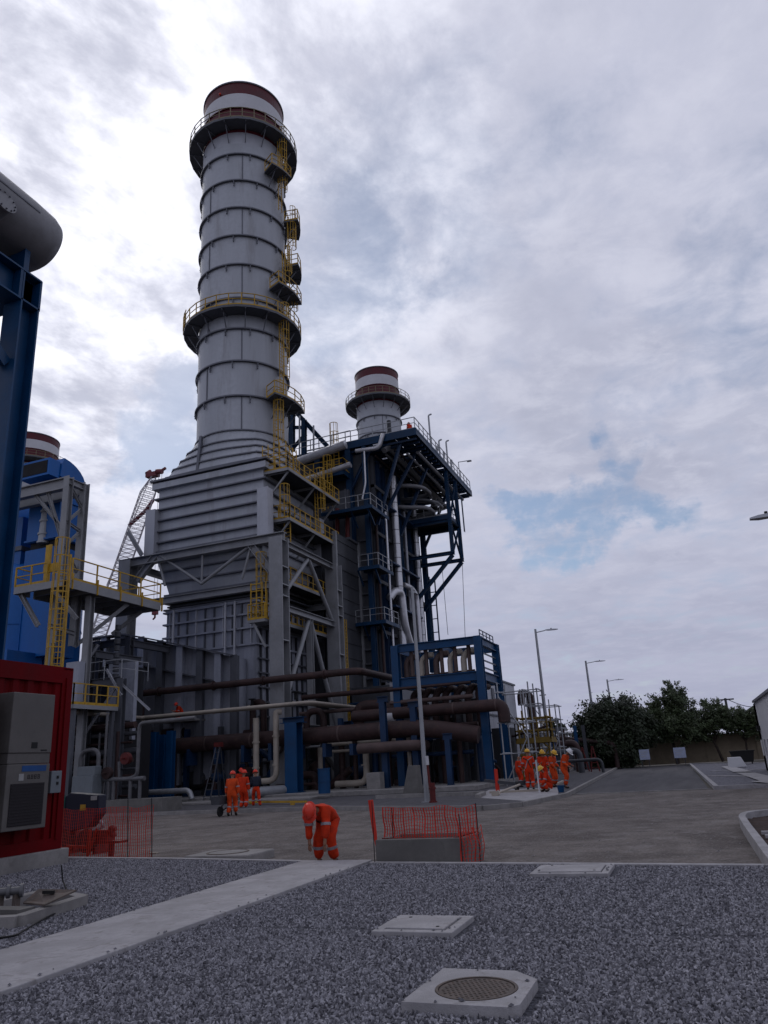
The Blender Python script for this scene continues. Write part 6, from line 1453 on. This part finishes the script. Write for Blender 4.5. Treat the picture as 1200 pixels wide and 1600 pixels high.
# wheelbarrow beside the first worker
x,y=at(344,1276); wb=thing('wheelbarrow','dark wheelbarrow seen end-on left of the walking worker','wheelbarrow',(x,y,RZ))
mb=MB(); 
mb.tube([(x-.035,y,RZ+.2),(x+.035,y,RZ+.2)],.2,20); mb.build('wheel',BLACK,wb)
mb=MB(); mb.add([(x-.2,y-.35,.36),(x+.2,y-.35,.36),(x+.2,y+.4,.36),(x-.2,y+.4,.36),(x-.26,y-.4,.68),(x+.26,y-.4,.68),(x+.26,y+.55,.68),(x-.26,y+.55,.68)],[(0,3,2,1),(0,1,5,4),(1,2,6,5),(2,3,7,6),(3,0,4,7)]); mb.build('tray',CASD,wb)
for s_ in (-1,1): mb=MB(); mb.bar((x+s_*.08,y,RZ+.2),(x+s_*.3,y+1.1,.62),.035); mb.build('handle',BLACK,wb); mb=MB(); mb.bar((x+s_*.22,y+.45,.3),(x+s_*.24,y+.5,RZ),.035); mb.build('leg',BLACK,wb)
# worker on the rack
a=aY(282,1128,45.0); person('worker in an orange coverall crouching on top of the pipes above the blue posts',a.x,45.0,a.z+.12,face_cam(a.x,45,R_(-70)),hip=(0,-.1,.5),lean=35,feet=((-.15,.1),(.15,.15)),hands=((-.15,.5,.6),(.2,.5,.65)),cover=ORG,helmet=HEL)
x,y=a.x,45.0; mb=MB(); mb.box(x-1.5,x+1.4,44.6,45.9,a.z+.0,a.z+.12); tag(mb.build('working_plank',CON,None,at=(x,45,a.z-.2)),'narrow plank laid over the pipes under the crouching worker','plank')
# worker on the top deck
person('worker in an orange coverall on the blue roof deck beside the second stack',-19.9,61.5,30.25,face_cam(-20,61,R_(200)),lean=25,hands=((-.2,.4,1.0),(.2,.4,1.0)),cover=ORG,helmet=HEL)
# right hand group
def rg(px,py,label,**k): x,y=at(px,py,0.0); return person(label,x,y,0.006,face_cam(x,y,R_(k.pop('turn',180))),**k)
rg(830,1236,'worker seen from behind with a harness and yellow helmet, left of the white staff',turn=175,helmet=HELY,cover=ORG,harness=True,H=1.86,lean=6,hands=((-.30,.2,1.0),(.30,.28,1.0)))
rg(813,1230,'worker mostly hidden behind the harnessed worker, arm reaching left',turn=110,helmet=None,cover=ORG,H=1.6,hands=((-.3,.4,1.1),(.25,.2,.9)))
rg(852,1232,'worker with a yellow helmet standing right behind the white staff',turn=15,helmet=HELY,cover=ORG,H=1.80,lean=10,hands=((-.2,.35,1.05),(.15,.35,1.15)))
rg(866,1230,'worker in a paler coverall between the yellow and the white helmet',turn=60,helmet=HELY,cover=ORG2,H=1.78,lean=10,head=18,hands=((-.2,.3,.9),(.2,.3,.9)))
rg(884,1232,'worker with a white helmet stooping at the right of the group',turn=70,helmet=HELW,cover=ORG2,H=1.88,lean=24,head=20,hands=((-.15,.35,.95),(.2,.35,.9)),feet=((-.1,-.05),(.12,.05)))
rg(858,1237,'worker with a yellow helmet squatting low in front of the group',turn=-60,helmet=HELY,cover=ORG,hip=(0,-.05,.36),lean=28,feet=((-.16,.12),(.16,.15)),hands=((-.2,.5,.35),(.2,.5,.35)),H=1.75)
# levelling staff, tripod, bucket, hose wheel
b=aZ(843,1239); mb=MB(); mb.box(b.x-.03,b.x+.03,b.y-.01,b.y+.01,0.0,aY(846,1187,b.y).z); tag(mb.build('levelling_staff',WHT,None,at=b),'white upright staff held between the workers at the right','survey staff')
b=aZ(877,1238); t=thing('bucket','blue bucket at the feet of the white-helmeted worker','bucket',b); mb=MB(); mb.cyl((b.x,b.y),.12,.005,.28,16,.16,cap=False); mb.cyl((b.x,b.y),.12,.003,.02,16); mb.build('body',BLU,t); mb=MB(); mb.ring((b.x,b.y),.155,.17,.26,.285,16); mb.build('rim',BLU,t)
b=aZ(808,1237,.0); t=thing('trolley','small two-wheeled trolley with a dark tyre left of the workers','trolley',b)
mb=MB(); mb.tube([(b.x-.04,b.y,.22),(b.x+.04,b.y+.05,.22)],.22,20); o=mb.build('wheel',BLACK,t); mb=MB(); mb.tube([(b.x-.05,b.y-.01,.22),(b.x+.05,b.y+.04,.22)],.09,12); mb.build('hub',GALV,o)
mb=MB(); mb.bar((b.x,b.y,.35),(b.x+1.2,b.y+.8,.45),.12,.2); mb.bar((b.x,b.y,.35),(b.x-1.6,b.y+.3,.55),.1,.14); mb.build('frame',YEL if False else CASD,t)
b=aZ(770,1244); mb=MB(); mb.tube([b+Vector((0,0,.05)),aZ(812,1226,.35)],.05,8); mb.bar(b,b+Vector((.3,0,.15)),.2); tag(mb.build('timber_prop',CRM,None,at=b),'pale timber prop lying at the scaffold foot beside the orange marker','timber')
# ------------------------------------------------------------------ right side: beds, planter, wall, trees
bed=[aZ(1078,1193),aZ(1119,1229),aZ(1290,1222),aZ(1290,1190)]
sheet('right_bed',[(p.x,p.y) for p in bed],-.02,GRF)
mb=MB()
def kline(p,q,w=.18,h=.16,z=.0): mb.bar(Vector((p.x,p.y,z-h/2+.03)),Vector((q.x,q.y,z-h/2+.03)),w,h)
kline(bed[0],bed[1]); kline(bed[1],bed[2]); kline(bed[0],bed[3])
o=mb.build('bed_kerb',CONL); struct(o)
mb=MB()
for (a,b,w) in (((1112,1205),(1290,1199),.35),((1104,1212),(1290,1214),.3)): 
    p,q=aZ(*a),aZ(*b); mb.bar((p.x,p.y,-.0),(q.x,q.y,-.0),w,.04)
o=mb.build('bed_strips',CONL); struct(o)
for i,quad in enumerate([[(1127,1198),(1142,1197),(1176,1206),(1146,1207)],[(1150,1208),(1180,1208),(1230,1220),(1188,1221)],[(1172,1222),(1200,1220),(1280,1226),(1215,1226)]]):
    sheet('bed_path',[(aZ(*q).x,aZ(*q).y) for q in quad],.024+i*.004,CONL)
# planter near right
pc=aZ(1153,1277); pts=[Vector((.74,10.9,0)),Vector((.70,12.8,0)),Vector((.66,17.0,0)),Vector((.66,19.2,0)),Vector((.78,20.0,0)),Vector((1.1,20.5,0)),Vector((1.7,20.7,0)),Vector((6,20.9,0))]
mb=MB()
P2=fillet(pts,.5,4)
for a,b in zip(P2[:-1],P2[1:]): mb.bar(a+Vector((0,0,-.02)),b+(b-a).normalized()*.04+Vector((0,0,-.02)),.14,.26)
o=mb.build('planter_kerb',CONL); struct(o); bevel(o,.012)
vs=[];fs=[];nx,ny=46,90
for j in range(ny+1):
    for i in range(nx+1):
        x=.72+i*.1; y=11.8+j*.1; inside=1 if y<20.5 else 0
        h=noise.noise(Vector((x*3,y*3,0)))*.06+noise.noise(Vector((x*9,y*9,2)))*.03
        vs.append((x,min(y,20.55),-.02+h*.8))
for j in range(ny):
    for i in range(nx): a=j*(nx+1)+i; fs.append((a,a+1,a+nx+2,a+nx+1))
mb=MB(); mb.add(vs,fs,True); o=mb.build('planter_soil',SOI,None,flip=False); struct(o)
for k,(px,py) in enumerate(((1190,1303),(1196,1309))): p=aZ(px,py); mb=MB(); mb.box(p.x,p.x+.6,p.y-.1,p.y+.05,0,.05); tag(mb.build('concrete_scrap',CONL,None,at=p),('paler','smaller')[k]+' broken concrete strip lying in the planter soil','concrete scrap')
# small clods and debris on the dirt road
rd=random.Random(3); mb=MB()
for k in range(1400):
    x=rd.uniform(-16,6); y=rd.uniform(13.2,34); 
    if -5.6<x<-3.6 and y<14.4: continue
    s_=rd.uniform(.006,.02); mb.add([(x+s_*rd.uniform(.6,1.4)*a,y+s_*rd.uniform(.6,1.4)*b,RZ+.005+s_*rd.uniform(.5,1)*c) for a,b,c in ((-1,-1,0),(1,-1,0),(1,1,0),(-1,1,0),(-.4,-.5,1),(.5,-.4,1),(.4,.5,.9),(-.5,.4,.8))],[(0,3,2,1),(4,5,6,7),(0,1,5,4),(1,2,6,5),(2,3,7,6),(3,0,4,7)])
o=mb.build('road_clods',CON); o['kind']='stuff'
# boundary wall
WY=84.5
bw=thing('boundary_wall','long beige boundary wall closing the far end of the road','wall',(0,WY,0))
for k in range(9):
    x=-22+k*4.6; mb=MB(); mb.box(x+.015,x+4.585,WY,WY+.2,-.05,2.45); mb.build('wall_panel',PNT,bw)
    mb=MB(); mb.box(x-.14,x+.14,WY-.08,WY+.28,-.05,2.5); mb.build('pillar',PNT,bw)
mb=MB(); mb.box(-22,19.4,WY-.03,WY+.23,2.45,2.55); mb.build('coping',COND,bw)
# trees
def leaves(name,t,blobs,n,size,m,seed):
    rr=random.Random(seed); vs=[];fs=[]
    tot=sum(b[3]*b[4]*b[5] for b in blobs)
    for (cx,cy,cz,rx,ry,rz_) in blobs:
        cnt=int(n*(rx*ry*rz_)/tot)
        # clusters
        ncl=max(4,cnt//40)
        for c in range(ncl):
            u=rr.gauss(0,1),rr.gauss(0,1),rr.gauss(0,1); l=math.sqrt(sum(q*q for q in u)); rad=rr.uniform(.4,1.14)
            px,py,pz=cx+u[0]/l*rx*rad,cy+u[1]/l*ry*rad,cz+u[2]/l*rz_*rad
            cr=rr.uniform(.25,.6)*min(rx,rz_)*.55
            for k in range(40):
                x,y,z=px+rr.gauss(0,cr*.5),py+rr.gauss(0,cr*.5),pz+rr.gauss(0,cr*.4)
                a=Vector((rr.uniform(-1,1),rr.uniform(-1,1),rr.uniform(-1,1))).normalized(); b=a.orthogonal().normalized(); s_=size*rr.uniform(.6,1.3)
                a=a*s_; b=b*s_*.5; o=len(vs); p=Vector((x,y,z))
                vs+=[p-a,p+b*1.0-a*.1,p+a,p-b]; fs.append((o,o+1,o+2,o+3))
    me=bpy.data.meshes.new(name); org=t.location; me.from_pydata([tuple(v-org) for v in vs],[],fs); me.materials.append(m)
    o=bpy.data.objects.new(name,me); COL.objects.link(o); o.parent=t; return o
def tree(label,x,y,h,blobs,n,m,seed,trunk_r=.22,lean=0.,size=.16):
    t=thing('tree',label,'tree',(x,y,0),'trees at the end of the road'); rr=random.Random(seed)
    mb=MB(); mb.tube([(x,y,-.05),(x+lean*.3,y,h*.2),(x+lean*.7,y,h*.42),(x+lean,y,h*.7)],[trunk_r,trunk_r*.8,trunk_r*.6,trunk_r*.2],8)
    for b in blobs:
        s_=Vector((x+lean*.5,y,h*.3)); e=Vector((b[0],b[1],b[2])); mb.tube([s_,s_.lerp(e,.5)+Vector((rr.uniform(-.3,.3),0,.1)),e],[trunk_r*.5,trunk_r*.32,trunk_r*.1],6)
    mb.build('trunk',BRK,t); leaves('crown',t,blobs,n,size,m,seed); return t
Yt=83
def bl(px,py,rx,rz_,Yp=Yt): a=aY(px,py,Yp); k=Yp/70; return (a.x,Yp,a.z,rx*.066*k*.93,max(1.2,rx*.05*k),rz_*.066*k*.93)
tree('broad black-green tree at the left of the row, reaching down behind the lamp poles',-9,80,6.4,[bl(930,1140,30,34,80),bl(965,1132,38,36,80),bl(950,1165,45,30,80),bl(990,1140,24,36,80),bl(972,1174,26,18,80),bl(918,1160,16,24,80),bl(1012,1138,20,24,81)],46000,LF1,1,.3,size=.16)
tree('tallest mid-green tree with a spiky top in the middle of the row',-1.9,82.5,7.2,[bl(1030,1120,18,28,82),bl(1052,1094,16,26,82),bl(1065,1120,22,34,82),bl(1045,1134,32,20,82),bl(1080,1134,19,20,82),bl(1020,1112,10,18,82)],30000,LF2,2,.2,-.4,size=.12)
tree('loose tree with gaps of sky between the tallest tree and the slim pole',2.2,83.4,5.6,[bl(1113,1112,17,16),bl(1118,1130,24,14),bl(1095,1140,14,16),bl(1132,1120,10,16)],15000,LF2,3,.15,-1.0,size=.11)
tree('airy light-crowned tree nearest the white building',4.4,83.2,5.4,[bl(1150,1122,17,14),bl(1165,1130,14,18),bl(1145,1134,13,10),bl(1178,1120,9,14),bl(1185,1134,13,16)],14000,LF2,4,.12,.2,size=.11)
tree('distant shrub-like tree above the far shed left of the lamp',-26,118,7.5,[bl(862,1134,14,10,118),bl(875,1140,10,8,118)],2500,LF1,6,.15)
# sign boards and posts
for px,py,w,h,lab in ((1007,1179,14,14,'left of two white sign boards on posts before the far wall'),(1062,1176,17,15,'right of two white sign boards on posts before the far wall')):
    SY=74.5 if px<1030 else 79; a=aY(px,py,SY); t=thing('sign_board',lab,'sign',(a.x,SY,0)); k=.062
    mb=MB(); mb.box(a.x-w*k/2,a.x+w*k/2,SY-.04,SY,a.z-h*k/2,a.z+h*k/2); mb.build('panel',SGN,t)
    for s_ in (-.35,.35): mb=MB(); mb.bar((a.x+s_*w*k,SY+.05,0),(a.x+s_*w*k,SY+.05,a.z+h*k*.4),.06); mb.build('post',CASD,t)
    for r_ in range(3): mb=MB(); mb.box(a.x-w*k*.36,a.x+w*k*(.3-.1*r_),SY-.05,SY-.041,a.z+h*k*(.25-.22*r_)-.03,a.z+h*k*(.25-.22*r_)+.03); mb.build('text_line',STK2,t)
b=aZ(1152,1199); mb=MB(); z_=aY(1150,1183,b.y).z; mb.add([(b.x-.55,b.y,0),(b.x+.62,b.y,0),(b.x+.62,b.y+.8,0),(b.x-.55,b.y+.8,0),(b.x-.5,b.y+.1,z_),(b.x+.35,b.y+.1,z_),(b.x+.35,b.y+.7,z_),(b.x-.5,b.y+.7,z_)],[(0,3,2,1),(4,5,6,7),(0,1,5,4),(1,2,6,5),(2,3,7,6),(3,0,4,7)]); tag(bevel(mb.build('white_block',WHB,None,at=b),.03),'white tapered concrete block in the gravel bed on the right','concrete block')
b=aZ(1163,1194); t=thing('rubbish_skip','black waste skip standing before the far wall','waste skip',b); z_=aY(1163,1174,b.y).z
mb=MB(); mb.add([(b.x-.7,b.y,.15),(b.x+.7,b.y,.15),(b.x+.7,b.y+1,.15),(b.x-.7,b.y+1,.15),(b.x-.85,b.y-.1,z_),(b.x+.85,b.y-.1,z_),(b.x+.85,b.y+1.1,z_),(b.x-.85,b.y+1.1,z_)],[(0,3,2,1),(4,5,6,7),(0,1,5,4),(1,2,6,5),(2,3,7,6),(3,0,4,7)]); mb.build('body',BLACK,t)
mb=MB(); mb.box(b.x-.9,b.x+.9,b.y-.14,b.y+1.14,z_,z_+.08); mb.build('lid',BLACK,t)
for s_ in (-.55,.55): mb=MB(); mb.tube([(b.x+s_,b.y+.1,.08),(b.x+s_+.08,b.y+.1,.08)],.08,10); mb.build('wheel',BLACK,t)
# white building at right edge
WX=aY(1179,1098,50).x; wb_=thing('white_building','pale building with tall narrow windows cut by the right picture edge','building',(WX+3,45,0))
hz=aY(1179,1098,50).z
def wall_with_windows():
    y0,y1=30,50; wins=[]
    p=aX(1187,1156,WX); q=aX(1190,1180,WX)
    for k in range(4): yc_=p.y-1.0-k*2.3; wins.append((yc_-.55,yc_+.55,q.z,p.z))
    wins.sort(); y=y0
    for (a,b,c,d) in wins:
        mb=MB(); mb.box(WX,WX+.25,y,a,-.1,hz); mb.build('wall',WHB,wb_); y=b
        mb=MB(); mb.box(WX,WX+.25,a,b,-.1,c); mb.build('wall',WHB,wb_); mb=MB(); mb.box(WX,WX+.25,a,b,d,hz); mb.build('wall',WHB,wb_)
        mb=MB(); mb.box(WX+.08,WX+.12,a,b,c,d); w_=mb.build('window',GLS,wb_); mb=MB(); mb.box(WX+.05,WX+.13,(a+b)/2-.03,(a+b)/2+.03,c,d); mb.build('frame',CAS,w_)
    mb=MB(); mb.box(WX,WX+.25,y,y1,-.1,hz); mb.build('wall',WHB,wb_)
wall_with_windows()
mb=MB(); mb.box(WX+.26,WX+6,49.75,50,-.1,hz); mb.build('wall',WHB,wb_); mb=MB(); mb.box(WX-.12,WX+6.2,29.8,50.12,hz,hz+.12); mb.build('roof_edge',CAS,wb_)
a=aX(1188,1138,WX); mb=MB(); mb.box(a.x-.2,a.x,a.y-.12,a.y+.12,a.z-.1,a.z+.15); mb.build('wall_light',BLACK,wb_)
# far utility pole with wires
a=aY(1133,1091,130); t=thing('power_pole','far power pole with a crossarm rising above the trees at right','utility pole',(a.x,130,0))
mb=MB(); mb.tube([(a.x,130,0),a],.18,8); mb.build('pole',CASD,t); mb=MB(); mb.bar(a+Vector((-1.2,0,-.2)),a+Vector((1.2,0,-.2)),.2); mb.build('crossarm',CASD,t)
for k,(ex,ey) in enumerate(((1215,1093),(1060,1106))):
    e=aY(ex,ey,130); pts=[a.lerp(e,i/10)+Vector((0,0,-1.2*math.sin(math.pi*i/10))) for i in range(11)]; mb=MB(); mb.tube(pts,.05,4); mb.build('wire',CASD,t)
a=aY(810,1132,150); e=aY(905,1120,150); mb=MB(); mb.tube([a.lerp(e,i/10)+Vector((0,0,-1.5*math.sin(math.pi*i/10))) for i in range(11)],.05,4); tag(mb.build('overhead_wire',CASD,None,at=a),'thin overhead wire crossing the sky left of the dark trees','wire')
# curb-side pebble scatter at pad edge, guy wires near the boiler
for px0,py0,px1,py1,l in ((722,872,727,1000,'right of two thin ropes hanging from the hung frame'),(690,880,700,992,'left of two thin ropes hanging near the hung frame')):
    a=aY(px0,py0,70); b=aY(px1,py1,70); mb=MB(); mb.tube([a,b],.025,4); tag(mb.build('rope',CASD,None,at=a),l,'rope')
